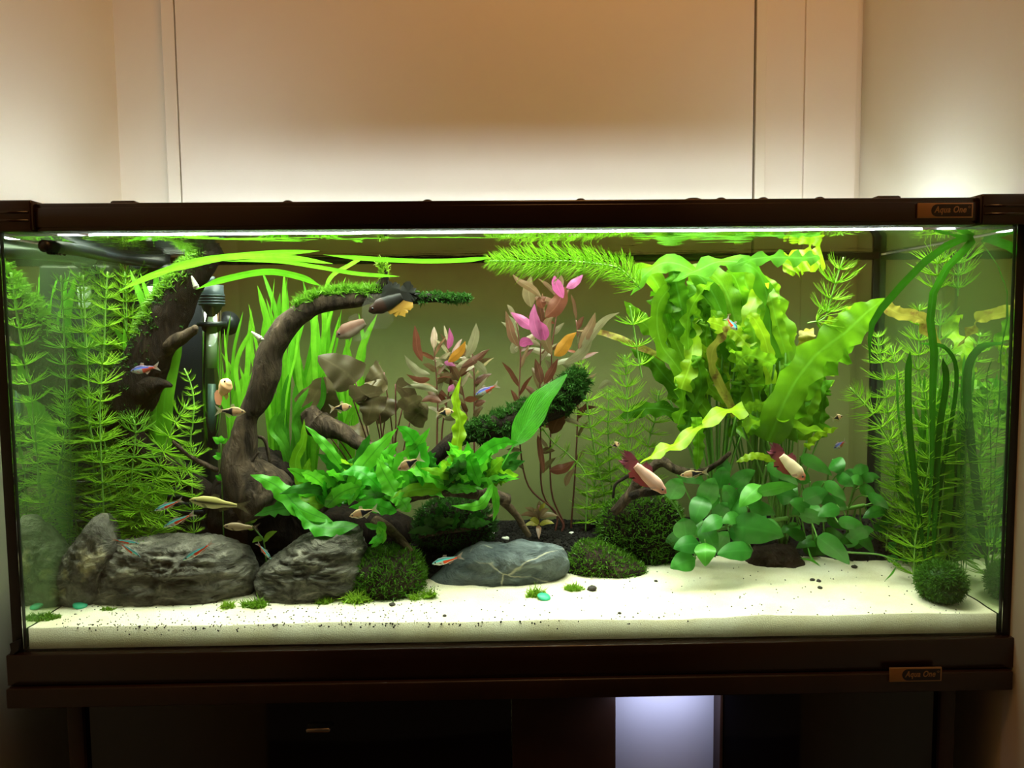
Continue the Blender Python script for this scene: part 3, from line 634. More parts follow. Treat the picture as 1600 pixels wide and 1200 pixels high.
for (px, py, wx, hx, n, mt, lab) in [(70, 962, 24, 8, 260, 'moss', 'flat moss tuft on the sand in the front left corner'), (355, 945, 10, 10, 120, 'tuft', 'small bright tuft on the sand at the foot of the long pitted rock'),
        (397, 942, 20, 11, 260, 'moss', 'wide moss tuft on the sand in the gap between the two dark rocks'), (507, 938, 13, 8, 150, 'tuft', 'small tuft on the sand below the layered dark rock'), (556, 932, 20, 14, 300, 'tuft', 'largest yellow green tuft, at the left foot of the mossy mound'),
        (648, 932, 8, 9, 110, 'tuft', 'tiny tuft at the right foot of the mossy mound'), (670, 926, 9, 13, 140, 'moss', 'upright tuft at the left tip of the blue grey slate'), (838, 925, 15, 12, 190, 'tuft', 'tuft on the sand beside the teal wafer'),
        (897, 916, 14, 9, 200, 'tuft', 'bright tuft on the sand below the right end of the slate'), (168, 950, 11, 5, 90, 'moss', 'flat faint tuft on the sand below the tall narrow rock')]:
    Y = 0.015
    while Y < 0.2:
        q = P(px, py + hx*0.6, Y)
        if q.z <= ground(q.x, Y): break
        Y += 0.003
    s_ = S(Y); c = P(px, py, Y); c.z = ground(c.x, Y); mb = MB()
    for i in range(n):
        a = rg.uniform(0, 2*PI); r = wx*s_*math.sqrt(rg.random()); q = c + Vector((r*math.cos(a), r*math.sin(a)*0.5, 0)); q.z = ground(q.x, q.y) - 0.001
        strand(mb, q, Vector((rg.gauss(0, .6), rg.gauss(0, .6), 1)), hx*2.0*s_*rg.uniform(.5, 1.15)*(1.15 - 0.6*r/(wx*s_)), 0.0009, rg, 1.2)
    tag(mb.build('moss_tuft', M[mt], None, True, loc=c), lab, 'moss')
# moss ball
q = P(1470, 928, 0.045); c = Vector((q.x, 0.045, q.z)); r = 34*S(0.045); c.z = max(c.z, sand_z(c.x, c.y) + r*0.86)
mb = MB(); mb.ell(c, (r, r, r*0.92), 28, 18); root = empty('moss_ball', (c.x, c.y, c.z - r*0.9), 'round dark green moss ball on the sand at the front right', 'moss ball')
mb.build('ball_core', M['moss_dk'], root); mm = moss_on(surf(mb), 5200, 0.0055, 0.0005, random.Random(3), 0.0); o = mm.build('moss', M['moss_mid'], root); o['kind'] = 'stuff'
# wafers
for px, py, rx, lab in ((850, 931, 11, 'oval teal wafer lying on the sand below the slate'), (125, 944, 11, 'teal wafer lying at the foot of the tall narrow rock')):
    Y = 0.02
    while Y < 0.2:
        q = P(px, py + 2, Y)
        if q.z <= ground(q.x, Y) + 0.003: break
        Y += 0.003
    c = P(px, py, Y); c.z = ground(c.x, Y) + 0.003; R = Matrix.Rotation(0.35, 3, 'X') @ Matrix.Rotation(0.2, 3, 'Y')
    mb = MB(); mb.ell(c, (rx*S(Y), rx*S(Y)*0.85, 0.0028), 20, 8, R); tag(mb.build('teal_wafer', M['teal'], None, True, loc=c), lab, 'wafer')

# ------------------------------------------------------------------ driftwood
def branch(pts, Y, seg=40, n=14, amp=0.16, freq=45, seed=0.0):
    v = [P(p[0], p[1], p[3] if len(p) > 3 else Y) for p in pts]; C = spline(v, seg); rr = [p[2] for p in pts]
    return MB().tube(C, [lerpl(rr, i/seg)*1.06*S(C[i].y) for i in range(seg + 1)], n + 10, amp, freq, seed), C, [lerpl(rr, i/seg)*S(C[i].y) for i in range(seg + 1)]
def moss_along(C, R, u0, u1, n, L, rg, dirv, spread, wd=0.0008):
    pts = []; k = len(C) - 1
    for i in range(int(u0*k), int(u1*k) + 1):
        for _ in range(10):
            d = (dirv + Vector((rg.gauss(0, spread), rg.gauss(0, spread), rg.gauss(0, spread)))).normalized(); pts.append((C[i] + d*R[i]*0.95, d))
    return moss_on(pts, n, L, wd, rg, 0.2)
rg = random.Random(31)
def wood_root(nm, loc, lab): return empty(nm, loc, lab, 'driftwood')
dw = wood_root('driftwood', base_at(330, 790, 0.17), 'thick dark driftwood trunk leaning up to the surface, mossy along its upper side')
mb, C, R = branch([(338,388,14),(330,400,17),(318,415,20),(296,440,25),(272,478,30),(252,520,33),(233,560,36),(210,605,42),(193,638,38),(190,662,26),(225,700,15),(272,728,14),(325,775,18)], 0.20, 60, 18, 0.13, 40, 2)
mb.build('trunk', M['wood_dark'], dw)
branch([(255,545,14,.19),(280,530,11,.175),(300,518,8,.165),(306,511,5,.16)], .13, 14, 10, .2, 60, 4)[0].build('branch_stub', M['wood_mid'], dw)
branch([(215,612,26,.19),(240,603,15,.175),(256,600,7,.168),(268,603,2.5,.163)], .13, 14, 10, .15, 60, 5)[0].build('branch_stub', M['wood_dark'], dw)
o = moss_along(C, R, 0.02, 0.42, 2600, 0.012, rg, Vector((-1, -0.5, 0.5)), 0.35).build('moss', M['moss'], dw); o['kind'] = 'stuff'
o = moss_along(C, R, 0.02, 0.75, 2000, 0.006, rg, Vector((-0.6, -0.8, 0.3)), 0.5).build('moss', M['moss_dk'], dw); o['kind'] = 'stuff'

dw = wood_root('driftwood', base_at(420, 820, 0.15), 'curved brown driftwood branch arching up and right from a dark stump, moss on top')
mb, C, R = branch([(590,462,9),(560,467,13),(525,470,15),(492,477,15),(465,494,17),(442,516,19),(424,548,20),(417,585,22),(405,620,20),(388,650,15),(380,690,22),(376,722,30),(392,752,42),(420,785,52)], 0.14, 70, 18, 0.10, 38, 8)
mb.build('main_branch', M['wood_mid'], dw)
o = moss_along(C, R, 0.0, 0.30, 1500, 0.013, rg, Vector((0.05, -0.3, 1)), 0.35).build('moss', M['moss'], dw); o['kind'] = 'stuff'
mb, C, R = branch([(596,412,4),(601,430,6),(597,445,8),(582,460,10)], 0.14, 16, 10, .15, 50, 3); mb.build('branch_tip', M['wood_dark'], dw)
o = moss_along(C, R, 0.0, 0.5, 220, 0.009, rg, Vector((-0.3, -0.3, 1)), 0.6).build('moss', M['moss'], dw); o['kind'] = 'stuff'
mb, C, R = branch([(578,462,9),(610,470,9),(650,466,9),(690,466,7),(715,468,5),(730,467,5)], 0.15, 30, 10, .25, 60, 5); mb.build('side_branch', M['wood_dark'], dw)
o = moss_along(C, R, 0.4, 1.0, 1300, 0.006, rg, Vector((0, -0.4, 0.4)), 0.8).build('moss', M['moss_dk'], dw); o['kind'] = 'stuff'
mb, c = blob([(330,760),(350,728),(385,705),(420,700),(455,722),(478,760),(525,792),(600,800),(640,795),(650,870),(560,885),(430,870),(350,860),(325,810)], 0.21, 0.045, 0.009, 18, 33, 90, 36, 0.6); mb.build('stump', M['wood_dark'], dw)
for pts in ([(350,732,3,.12),(378,742,4,.12),(400,748,4,.12),(425,762,4,.12)], [(372,744,2,.125),(388,728,2,.125),(404,706,2.5,.13)], [(400,681,3,.15),(412,686,3,.15),(418,702,3,.15),(421,722,2,.15)], [(270,690,3,.12),(300,715,4,.12),(340,735,4,.13)]):
    branch(pts, .13, 14, 8, .25, 80, 7)[0].build('twig', M['wood_mid'], dw)
branch([(585,815,12,.15),(608,828,10,.135),(630,848,8,.12),(643,862,5,.11)], .13, 20, 10, .25, 60, 2)[0].build('root', M['wood_tan'], dw)

dw = wood_root('driftwood', base_at(700, 800, 0.18), 'low brown driftwood log running right under the bright fern leaves, roots trailing to the soil')
branch([(480,640,14,.19),(496,662,24,.19),(528,672,15,.18),(560,692,11,.17),(592,706,10,.165),(640,735,11,.16)], .18, 36, 14, .15, 45, 3)[0].build('main_branch', M['wood_mid'], dw)
branch([(600,790,14,.16),(640,772,14,.155),(690,764,13,.15),(740,768,13,.15),(795,782,10,.16)], .16, 36, 14, .15, 45, 6)[0].build('log', M['wood_mid'], dw)
branch([(780,778,7,.16),(798,795,6,.16),(812,813,6,.165),(826,838,5,.17)], .16, 20, 10, .25, 60, 5)[0].build('root', M['wood_tan'], dw)
branch([(700,808,4,.18),(735,812,4,.18),(775,806,4,.18)], .18, 14, 8, .25, 60, 5)[0].build('root', M['wood_tan'], dw)

dw = wood_root('driftwood', base_at(730, 740, 0.22), 'thick log wrapped in dark moss rising to the right in the middle of the tank')
mb, C, R = branch([(655,745,12,.20),(690,705,13,.20),(722,682,14),(752,672,18),(800,660,25),(835,645,24),(865,630,25),(888,614,27),(900,596,20)], 0.21, 50, 16, .15, 40, 9); mb.build('log', M['wood_dark'], dw)
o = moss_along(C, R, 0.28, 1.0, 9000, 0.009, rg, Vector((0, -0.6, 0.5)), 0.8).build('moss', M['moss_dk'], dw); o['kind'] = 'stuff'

dw = wood_root('driftwood', base_at(1000, 800, 0.17), 'thin forked driftwood twig above the moss clump, near the two pink fish')
branch([(960,800,8,.18),(985,772,9,.17),(1003,745,9,.165),(1032,722,9,.16),(1058,734,8,.15),(1092,738,6,.15),(1120,725,5,.145),(1141,707,3.5,.14)], .16, 40, 12, .25, 60, 4)[0].build('main_twig', M['wood_mid'], dw)
branch([(958,778,2.5,.16),(961,758,3,.16),(974,748,3,.16),(992,738,3,.165)], .16, 12, 8, .25, 60, 5)[0].build('twig', M['wood_dark'], dw)
branch([(985,775,7,.15),(1010,768,8,.15),(1045,768,7,.15)], .15, 14, 10, .25, 60, 6)[0].build('twig', M['wood_dark'], dw)
branch([(900,835,5,.25),(940,812,6,.24),(970,795,6,.22),(1000,780,5,.2)], .22, 20, 8, .3, 60, 7)[0].build('root', M['wood_dark'], dw)

# ------------------------------------------------------------------ equipment
fl = empty('internal_filter', (P(270, 600, 0.28).x, 0.28, ground(P(270, 600, .28).x, 0.28)), 'black internal filter box in the back left corner behind the trunk', 'filter')
fx0 = -0.583; fx1 = P(322, 600, 0.27).x; fx0 = P(205, 600, 0.27).x; fz0 = ground((fx0 + fx1)/2, 0.28) - 0.01; fz1 = P(270, 412, 0.27).z
MB().box((fx0, 0.27, fz0), (fx1, D - 0.008, fz1), 0.006).build('filter_body', M['blackplastic'], fl)
for k in range(7):
    z = fz0 + 0.03 + k*0.012; MB().box((fx0 + 0.012, 0.267, z), (fx1 - 0.012, 0.271, z + 0.005), 0.001).build('grille_bar', M['blackplastic'], fl)
a = P(229, 447, 0.265); b2 = P(250, 480, 0.265); MB().box((a.x, 0.2655, b2.z), (b2.x, 0.271, a.z), 0.001).build('label_plate', M['white'], fl)
sp_ = empty('spray_bar', P(150, 400, 0.2), 'black rounded filter outlet pipe just under the surface at the left', 'pipe')
C = spline([PX(68, 384, -0.535), PX(110, 389, -0.532), P(185, 402, 0.22), P(262, 412, 0.285)], 24); MB().tube(C, [9.5*S(p.y) for p in C], 14).build('pipe', M['blackplastic'], sp_)
for k in range(6):
    p = C[2 + k]; MB().cyl(p + Vector((0.0, -0.002, -0.0055)), p + Vector((0.0, -0.004, -0.0085)), 0.0018, n=8).build('outlet_hole', M['black'], sp_)
ht = empty('heater', P(331, 600, 0.24), 'glass tube aquarium heater with a ribbed grey cap standing behind the trunk', 'heater')
h0, h1, h2 = P(331, 700, .24), P(331, 478, .24), P(331, 445, .24); s_ = S(.24)
MB().cyl(h0, h1, 15*s_, n=24).build('glass_tube', M['tubeglass'], ht)
MB().cyl(h0 + Vector((0, 0, 0.004)), P(331, 600, .24), 6*s_, n=14).build('heating_core', M['greyplastic'], ht)
MB().cyl(P(331, 575, .24), P(331, 495, .24), 8*s_, n=14).build('scale_strip', plain('heater_scale', (0.42, 0.44, 0.33), 0.6), ht)
cp = MB().cyl(h1, h2, 19*s_, 17*s_, n=24)
for k in range(4):
    z = h1.z + 0.002 + k*0.004; cp.cyl((h1.x, h1.y, z), (h1.x, h1.y, z + 0.002), 20*s_, n=24)
cp.build('cap', M['greyplastic'], ht); MB().cyl(h2, h2 + Vector((0, 0, 0.012)), 6*s_, 5*s_, n=14).build('cable_boot', M['greyplastic'], ht)
sc_ = P(352, 505, .25); MB().cyl(sc_, sc_ + Vector((0, 0.012, 0)), 9*s_, 19*s_, n=22).build('suction_cup', M['blackplastic'], ht)
sc_ = P(331, 507, .24); MB().cyl(sc_ - Vector((0, 0, 0.003)), sc_ + Vector((0, 0, 0.004)), 22*s_, n=24).build('clip', M['blackplastic'], ht)
# ------------------------------------------------------------------ plants
# hornwort: shared whorl meshes (unit radius, axis +Z), every whorl its own object
def whorl_mesh(seed, up, n=16, fork=True, wid=0.022):
    r = random.Random(seed); mb = MB()
    for i in range(n):
        a = 2*PI*i/n + r.uniform(-.25, .25); L = r.uniform(.78, 1.1); e0 = r.uniform(-.15, .15) + up*0.25; cv = up*r.uniform(.5, 1.1)
        d = Vector((math.cos(a), math.sin(a), 0)); sd = Vector((-d.y, d.x, 0)); pts = []
        for k in range(4):
            u = k/3; pts.append(d*(L*u*math.cos(cv*u*0.5)) + Vector((0, 0, L*(e0*u + cv*u*u*0.55))) + sd*(0.06*r.uniform(-1, 1)*u))
        def needle(pp, w0):
            vs = []; fs = []; m = len(pp)
            for k, q in enumerate(pp):
                t = (pp[min(k + 1, m - 1)] - pp[max(k - 1, 0)]).normalized(); s_ = t.cross(Vector((0, 0, 1))).normalized(); nn = s_.cross(t); ww = w0*(1 - 0.75*k/(m - 1))
                vs += [q + s_*ww, q - s_*ww*0.5 + nn*ww*0.87, q - s_*ww*0.5 - nn*ww*0.87]
            for k in range(m - 1):
                for j in range(3): fs.append((k*3 + j, k*3 + (j + 1) % 3, k*3 + 3 + (j + 1) % 3, k*3 + 3 + j))
            mb.add(vs, fs)
        needle(pts, wid)
        if fork:
            q = pts[1]; dv = (pts[3] - pts[1]); needle([q, q + dv*0.5 + sd*0.10, q + dv*0.95 + sd*0.22], wid*0.8)
    return mb
WH = {}
for up in (-0.35, 0.25, 0.6, 1.0):
    for k in range(3):
        for mt in ('hornwort', 'hornwort_dk'): WH[(up, k, mt)] = whorl_mesh(int(up*100) + k*7 + 3, up).mesh('whorl', M[mt])
def clampz(p): p.x = max(-0.575, min(0.575, p.x)); p.y = max(0.012, min(D - 0.012, p.y)); p.z = min(WL - 0.004, p.z); return p
def hornwort(nm, lab, pts, L, sp, up, rg, mat='hornwort', root_pt=None, taper=0.75, group=None, start=0.0):
    """pts bottom to top (px,py,Y); L needle length px; sp whorl spacing px"""
    ctrl = [clampz(q if isinstance(q, Vector) else P(*q)) for q in pts]
    if root_pt is not None: ctrl = [root_pt] + ctrl
    C = spline(ctrl, 48); root = empty(nm, ctrl[0], lab, 'plant', group)
    MB().tube(C, [0.0011]*len(C), 6).build('stem', M['hornstem'], root)
    acc = 0.0; tot = sum((C[i + 1] - C[i]).length for i in range(48)); run = 0.0; step = sp*S(C[20].y); nxt = start*tot if start else step*0.6; o0 = worldloc(root)
    for i in range(48):
        seg = (C[i + 1] - C[i]).length
        while run + seg >= nxt:
            f = (nxt - run)/seg; p = C[i].lerp(C[i + 1], f); t = (C[i + 1] - C[i]).normalized(); u = nxt/tot
            sc = L*S(p.y)*(1 if u < taper else 1 - 0.55*(u - taper)/(1 - taper))*rg.uniform(.88, 1.12)
            ups = up if u < 0.9 else 1.0
            me = WH[(ups, rg.randrange(3), mat)]; o = bpy.data.objects.new('whorl', me); COL.objects.link(o); o.parent = root
            q = t.to_track_quat('Z', 'Y') @ Quaternion((0, 0, 1), rg.uniform(0, 6.28)) @ Quaternion((1, 0, 0), rg.uniform(-.18, .18))
            o.matrix_local = Matrix.Translation(p - o0) @ q.to_matrix().to_4x4() @ Matrix.Scale(sc, 4)
            nxt += step*(1 if u < 0.85 else 0.55)*rg.uniform(.85, 1.15)
        run += seg
    return root
rg = random.Random(77)
def hw(lab, pts, L, sp, up=0.6, mat='hornwort', g=True, **k):
    rp = base_at(pts[0][0], pts[0][1], pts[0][2]) if g else None
    if rp is not None and rp.z > P(*pts[0]).z - 0.004: rp = None
    return hornwort('hornwort', lab, pts, L, sp, up, rg, mat, rp, **k)
hw('tall thin hornwort stem beside the left glass, in front of the filter', [(157,690,.11),(158,600,.11),(163,530,.11),(165,470,.11),(168,425,.11)], 33, 31, 0.6)
hw('hornwort stem just right of the tall thin one, tip at the waterline', [(182,560,.25),(184,510,.25),(188,455,.25),(200,415,.25)], 32, 24, 0.6)
hw('hornwort stem reaching the surface behind the mossy trunk', [(208,520,.26),(210,470,.26),(216,430,.26),(226,405,.26)], 28, 22, 1.0)
hw('outermost stem of the hornwort bush, its tip nearest the left glass', [(195,835,0.135),(172,770,0.135),(152,710,0.135),(135,655,0.135),(128,622,0.135)], 46, 25, 0.25)
hw('hornwort stem of the left bush, second in from the glass, below the trunk', [(205,835,0.150),(185,775,0.150),(168,715,0.150),(158,665,0.150),(150,640,0.150)], 44, 21, 0.25)
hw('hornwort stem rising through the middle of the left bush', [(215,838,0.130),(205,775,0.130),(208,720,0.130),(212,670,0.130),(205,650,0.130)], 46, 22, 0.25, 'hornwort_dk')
hw('hornwort stem leaning right across the lower trunk', [(226,838,0.135),(238,775,0.135),(252,715,0.135),(272,665,0.135),(292,632,0.135)], 44, 24, 0.25)
hw('rightmost short stem of the hornwort bush, beside the striped fish', [(235,838,0.125),(262,790,0.125),(285,745,0.125),(300,718,0.125),(306,700,0.125)], 40, 24, 0.25)
hw('lowest bushy hornwort stem just above the long pitted rock', [(212,842,0.120),(214,820,0.120),(222,790,0.120),(232,760,0.120)], 44, 20, 0.25)
hw('thin small hornwort stem with short whorls right of the trunk', [(298,705,.15),(301,665,.15),(303,630,.15),(298,600,.15),(288,576,.15)], 20, 20, 0.6)
hw('light hornwort stem in the back, right of the mossy log end', [(945,780,.25),(932,720,.25),(920,650,.25),(913,600,.25),(908,568,.25)], 31, 21, 0.6)
hw('hornwort stem behind the forked twig, second from the log end', [(958,790,.27),(952,720,.27),(950,660,.27),(952,610,.27)], 31, 19, 0.6)
hw('hornwort stem with a dense bright tip left of the crinkled leaves', [(985,760,.24),(982,690,.24),(980,630,.24),(978,585,.24),(976,555,.24)], 33, 20, 1.0)
hw('hornwort stem half hidden among the crinkled leaf stalks', [(1012,770,.27),(1012,700,.27),(1025,650,.27),(1030,610,.27)], 32, 19, 0.6)
hw('hornwort stem in the far back corner at the left, mirrored in the side glass', [(205,830,.22),(200,720,.22),(196,600,.22),(198,500,.22),(195,425,.22)], 40, 24, 0.6)
hw('hornwort stem close to the left glass, left of the tall thin one', [(118,800,.14),(116,700,.14),(118,600,.14),(122,500,.14),(120,430,.14)], 34, 24, 0.6, 'hornwort_dk')
hw('hornwort stem in front of the right glass, reaching the starry tips', [(1545,850,.10),(1540,770,.10),(1535,700,.10),(1532,645,.10)], 42, 24, 0.25)
hw('leaning hornwort stem in front of the dark grass plants', [(1430,850,.10),(1440,790,.10),(1452,720,.10),(1450,650,.10),(1440,600,.10)], 42, 25, 0.6)
hw('low hornwort stem at the centre back among the red stems', [(925,795,.27),(930,750,.27),(935,700,.27)], 32, 18, 0.6)
hw('small starry hornwort sprig under the mossy log end', [(915,745,.24),(890,712,.24),(866,692,.24),(846,668,.24)], 22, 26, 0.25)
hw('sparse trailing hornwort stem hanging from the floating piece', [(1003,590,.13),(996,550,.13),(990,512,.13),(984,478,.13)], 32, 33, 0.6, g=False)
hw('hornwort piece floating flat under the surface at the centre', [(1000,450,.10),(968,420,.10),(930,412,.10),(880,408,.10),(830,408,.10),(765,408,.10)], 33, 7, 1.0, g=False)
hw('hornwort stem hanging at the surface left of the black corner', [(1262,505,.14),(1288,497,.14),(1298,468,.14),(1306,440,.14),(1318,402,.14)], 38, 24, 1.0, g=False)
hw('bright hornwort stem in front of the black back corner, tallest there', [(1412,850,.17),(1402,760,.17),(1392,680,.17),(1382,600,.17),(1374,550,.17),(1372,522,.17)], 36, 26, 0.6)
hw('hornwort stem arching left with a large starry tip, left of the black corner', [(1442,850,.14),(1425,770,.14),(1395,700,.14),(1362,645,.14),(1328,606,.14)], 40, 24, 0.6)
hw('hornwort stem inside the right thicket leaning left to the corner', [(1452,850,.19),(1442,760,.19),(1425,670,.19),(1405,600,.19),(1392,540,.19)], 38, 25, 0.6)
hw('hornwort stem rising to the right glass through the dark blades', [(1468,850,.12),(1476,770,.12),(1492,700,.12),(1528,642,.12),(1545,606,.12)], 36, 26, 0.25)
hw('short hornwort stem low in the right thicket', [(1385,850,.20),(1392,800,.20),(1402,750,.20),(1410,715,.20)], 36, 22, 0.6, 'hornwort_dk')
hw('hornwort stem at the right glass with tips turned upward', [(1505,620,.17),(1525,560,.17),(1545,510,.17),(1558,475,.17)], 32, 26, 1.0, g=False)
hw('hornwort stem hanging in the upper right corner beside the bent blade', [(1556,462,.13),(1540,438,.13),(1518,415,.13),(1490,393,.13)], 38, 20, 1.0, g=False)
hw('dark hornwort stem low at the right among the grass bases', [(1500,850,.16),(1500,800,.16),(1492,740,.16),(1475,690,.16)], 36, 24, 0.6, 'hornwort_dk')

# strap leaved plants
def rosette(nm, lab, base, blades, mat, cat='plant', w=11):
    b0 = base_at(*base); root = empty(nm, b0, lab, cat)
    for i, bl in enumerate(blades):
        pts, ww = (bl[:-1], bl[-1]) if not isinstance(bl[-1], tuple) else (bl, w)
        ctrl = [b0 + Vector((rg.uniform(-.008, .008), rg.uniform(-.006, .006), 0))] + [P(*q) for q in pts]
        leaf('leaf', root, ctrl, ww, mat, 'strap', roll=rg.uniform(-1.2, 1.2), fold=.12, seg=18)
    return root
def fan(base, n, xr, yr, Y, spread=0.03, w=(6, 10.5), sag=18, bend=0.0):
    out = []
    for i in range(n):
        tx = xr[0] + (xr[1] - xr[0])*(i + rg.uniform(.1, .9))/n; ty = rg.uniform(*yr); y = Y + rg.uniform(-spread, spread); bx, by = base[0], base[1]
        m1 = (bx + (tx - bx)*.25 + rg.uniform(-sag, sag)*.5, by + (ty - by)*.35, y); m2 = (bx + (tx - bx)*.6 + rg.uniform(-sag, sag) + bend*.4, by + (ty - by)*.72, y)
        out.append((m1, m2, (tx + bend, ty, y), rg.uniform(*w)))
    return out
rosette('vallisneria', 'green strap leaved plant in the back, just right of the curved branch', (432, 730, .23), fan((432, 730), 14, (385, 470), (405, 500), .23), 'blade')
rosette('vallisneria', 'strap leaved plant in the middle of the back clump, behind the fern leaves', (480, 730, .25), fan((480, 730), 16, (445, 545), (430, 520), .25), 'blade')
rosette('vallisneria', 'strap leaved plant at the right of the back clump, behind the brown lily leaves', (535, 735, .26), fan((535, 735), 14, (500, 600), (480, 600), .26, w=(7, 12)), 'blade')
rosette('vallisneria', 'strap leaved plant with thin upright leaves right of the heater', (365, 735, .22), fan((365, 735), 12, (335, 405), (480, 590), .22, w=(6, 11)), 'blade')
rosette('vallisneria', 'strap leaved plant behind the thick mossy trunk', (245, 720, .22), fan((245, 720), 11, (175, 285), (415, 520), .22, w=(9, 14)) + [((255,660,.2),(262,590,.2),(280,505,.2), 34)], 'blade')
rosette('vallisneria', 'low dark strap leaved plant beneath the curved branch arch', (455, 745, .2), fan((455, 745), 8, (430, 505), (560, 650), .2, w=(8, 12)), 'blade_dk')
# blades lying along the surface
for lab, pts, ww, mt in [
    ('bright floating blade sweeping from the trunk top to the right along the surface', [(185,455,.12),(240,430,.11),(310,408,.10),(400,398,.10),(500,392,.10)], 11, 'blade'),
    ('second floating blade just below the first, over the trunk top', [(232,430,.09),(300,414,.09),(360,402,.09),(440,402,.09),(520,412,.09)], 10, 'blade'),
    ('arched bright blade crossing in front of the heater cap', [(306,452,.08),(350,437,.08),(415,425,.08),(465,432,.08),(500,446,.08)], 11, 'blade'),
    ('long thin blade running right below the surface, past the branch tip', [(350,408,.11),(430,408,.11),(500,418,.11),(560,428,.11),(625,432,.11)], 7, 'blade'),
    ('thin floating blade left of the floating hornwort', [(505,398,.12),(570,404,.12),(650,408,.12),(720,407,.12),(770,402,.12)], 8, 'blade'),
    ('short blade tip breaking the surface above the arch', [(505,455,.16),(520,430,.16),(545,415,.16),(570,400,.16)], 7, 'blade')]:
    v = [P(*q) for q in pts]; o = leaf('floating_blade', None, v, ww, mt, 'strap', 0.5, .1, seg=22); tag(o, lab, 'leaf')
# right hand grass
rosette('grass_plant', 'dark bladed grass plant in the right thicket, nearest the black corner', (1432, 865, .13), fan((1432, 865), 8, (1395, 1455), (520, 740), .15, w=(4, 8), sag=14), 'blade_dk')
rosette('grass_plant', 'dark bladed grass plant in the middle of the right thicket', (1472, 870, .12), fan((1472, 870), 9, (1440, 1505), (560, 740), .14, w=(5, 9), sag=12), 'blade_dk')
rosette('grass_plant', 'bright bladed grass plant leaning to the right glass', (1500, 868, .11), fan((1500, 868), 7, (1490, 1560), (580, 740), .13, w=(5, 9), sag=12) + [((1500,780,.1),(1515,720,.1),(1530,668,.1), 13)], 'blade')
rosette('grass_plant', 'tall grass plant whose blade doubles over at the surface in the right corner', (1452, 865, .08),
        [((1455,780,.08),(1456,640,.08),(1459,540,.08),(1452,478,.08),(1478,420,.075),(1512,385,.07),(1517,366,.07),(1503,362,.07),(1462,395,.065),(1415,440,.06),(1372,490,.06),(1360,520,.06),(1359,570,.06), 14),
         ((1470,760,.09),(1500,600,.09),(1480,545,.09),(1435,536,.09), 12), ((1424,700,.09),(1419,600,.09),(1422,548,.09), 10), ((1465,700,.08),(1478,600,.08),(1473,560,.08), 10)], 'bent')

# crinkled broad leaved plants
def cr(root, pts, w, mat='crinkle', roll=0.0, wf=None, prof='blade'):
    return leaf('leaf', root, pts, w, mat, prof, roll, .12, rg.uniform(.35, .6), wf or rg.uniform(3.5, 6), 24, rg.uniform(0, 6))
def crinkle(lab, base, leaves, nfill, xr, yr, Yr, mats, lw=(24, 36), ll=(80, 150)):
    b0 = base_at(*base); root = empty('crinkle_leaved_plant', b0, lab, 'plant')
    for lf in leaves:
        pts = lf[0]; fp = P(*pts[0]); cr(root, pts, lf[1], lf[2] if len(lf) > 2 else 'crinkle', lf[3] if len(lf) > 3 else rg.uniform(-.5, .5))
        if len(lf) < 5: MB().tube(spline([b0, (b0 + fp)/2 + Vector((0, 0, .02)), fp], 8), [0.0016]*9, 6).build('leaf_stalk', M['petiole'], root)
    for i in range(nfill):
        x = rg.uniform(*xr); y = rg.uniform(*yr); Y = rg.uniform(*Yr); a = rg.gauss(0, .55); L = rg.uniform(*ll); dx, dy = math.sin(a), -math.cos(a)
        cv = rg.uniform(-.45, .45)*L
        pts = [(x, y, Y), (x + dx*L*.4 + dy*cv*.3, y + dy*L*.4 - dx*cv*.3, Y), (x + dx*L*.75 + dy*cv*.1, y + dy*L*.75, Y + rg.uniform(-.03, .03)), (x + dx*L - dy*cv*.2, y + dy*L + abs(cv)*.3, Y + rg.uniform(-.03, .03))]
        cr(root, pts, rg.uniform(*lw), rg.choice(mats), rg.uniform(-.9, .9))
        if i % 2 == 0:
            fp = P(x, y, Y); MB().tube(spline([b0, (b0*.4 + fp*.6) + Vector((0, 0, .015)), fp], 8), [0.0013]*9, 6).build('leaf_stalk', M['petiole'], root)
crinkle('crinkled broad leaved plant at the left of the large clump, leaves curling at the surface', (1120, 770, .24), [
    ([(1110,650,.2),(1060,575,.2),(1032,535,.2),(1028,480,.19),(1050,445,.19),(1066,418,.19)], 25, 'crinkle', .5),
    ([(1095,620,.22),(1050,520,.22),(1030,450,.21),(1005,422,.21),(985,432,.2)], 30), ([(1120,600,.23),(1100,520,.23),(1095,470,.23),(1075,425,.23)], 34),
    ([(1150,560,.2),(1120,470,.19),(1085,425,.19),(1040,410,.19),(1005,432,.19),(985,462,.19)], 32, 'crinkle_dk', .8), ([(1130,520,.2),(1095,460,.2),(1050,475,.2),(1010,470,.2)], 30),
    ([(1100,640,.24),(1050,600,.24),(1015,560,.24),(985,545,.24)], 26, 'crinkle_dk'), ([(1090,660,.25),(1040,640,.25),(1000,640,.25),(965,655,.25)], 24, 'crinkle_dk'), ([(1100,610,.25),(1045,540,.25),(1000,500,.25),(975,470,.25)], 24), ([(1105,610,.22),(1060,570,.22),(1005,545,.22),(950,522,.22),(900,516,.22)], 11, 'crinkle_old', .3),
    ([(1165,640,.15),(1130,643,.14),(1092,665,.13),(1060,692,.12),(1030,705,.12),(1000,724,.115)], 27, 'crinkle_y', .9, 0), ([(1165,640,.15),(1185,634,.15),(1205,640,.15),(1220,648,.15)], 18, 'crinkle', .4, 0),
    ([(1088,652,.13),(1092,690,.13),(1089,735,.13)], 17, 'crinkle', .2, 0), ([(1150,650,.18),(1120,590,.18),(1112,555,.17),(1130,520,.16),(1150,508,.16)], 15, 'crinkle_old', .4)],
    24, (1030, 1160), (520, 690), (.17, .28), ('crinkle', 'crinkle_dk', 'crinkle', 'crinkle_y'), (15, 30), (60, 130))
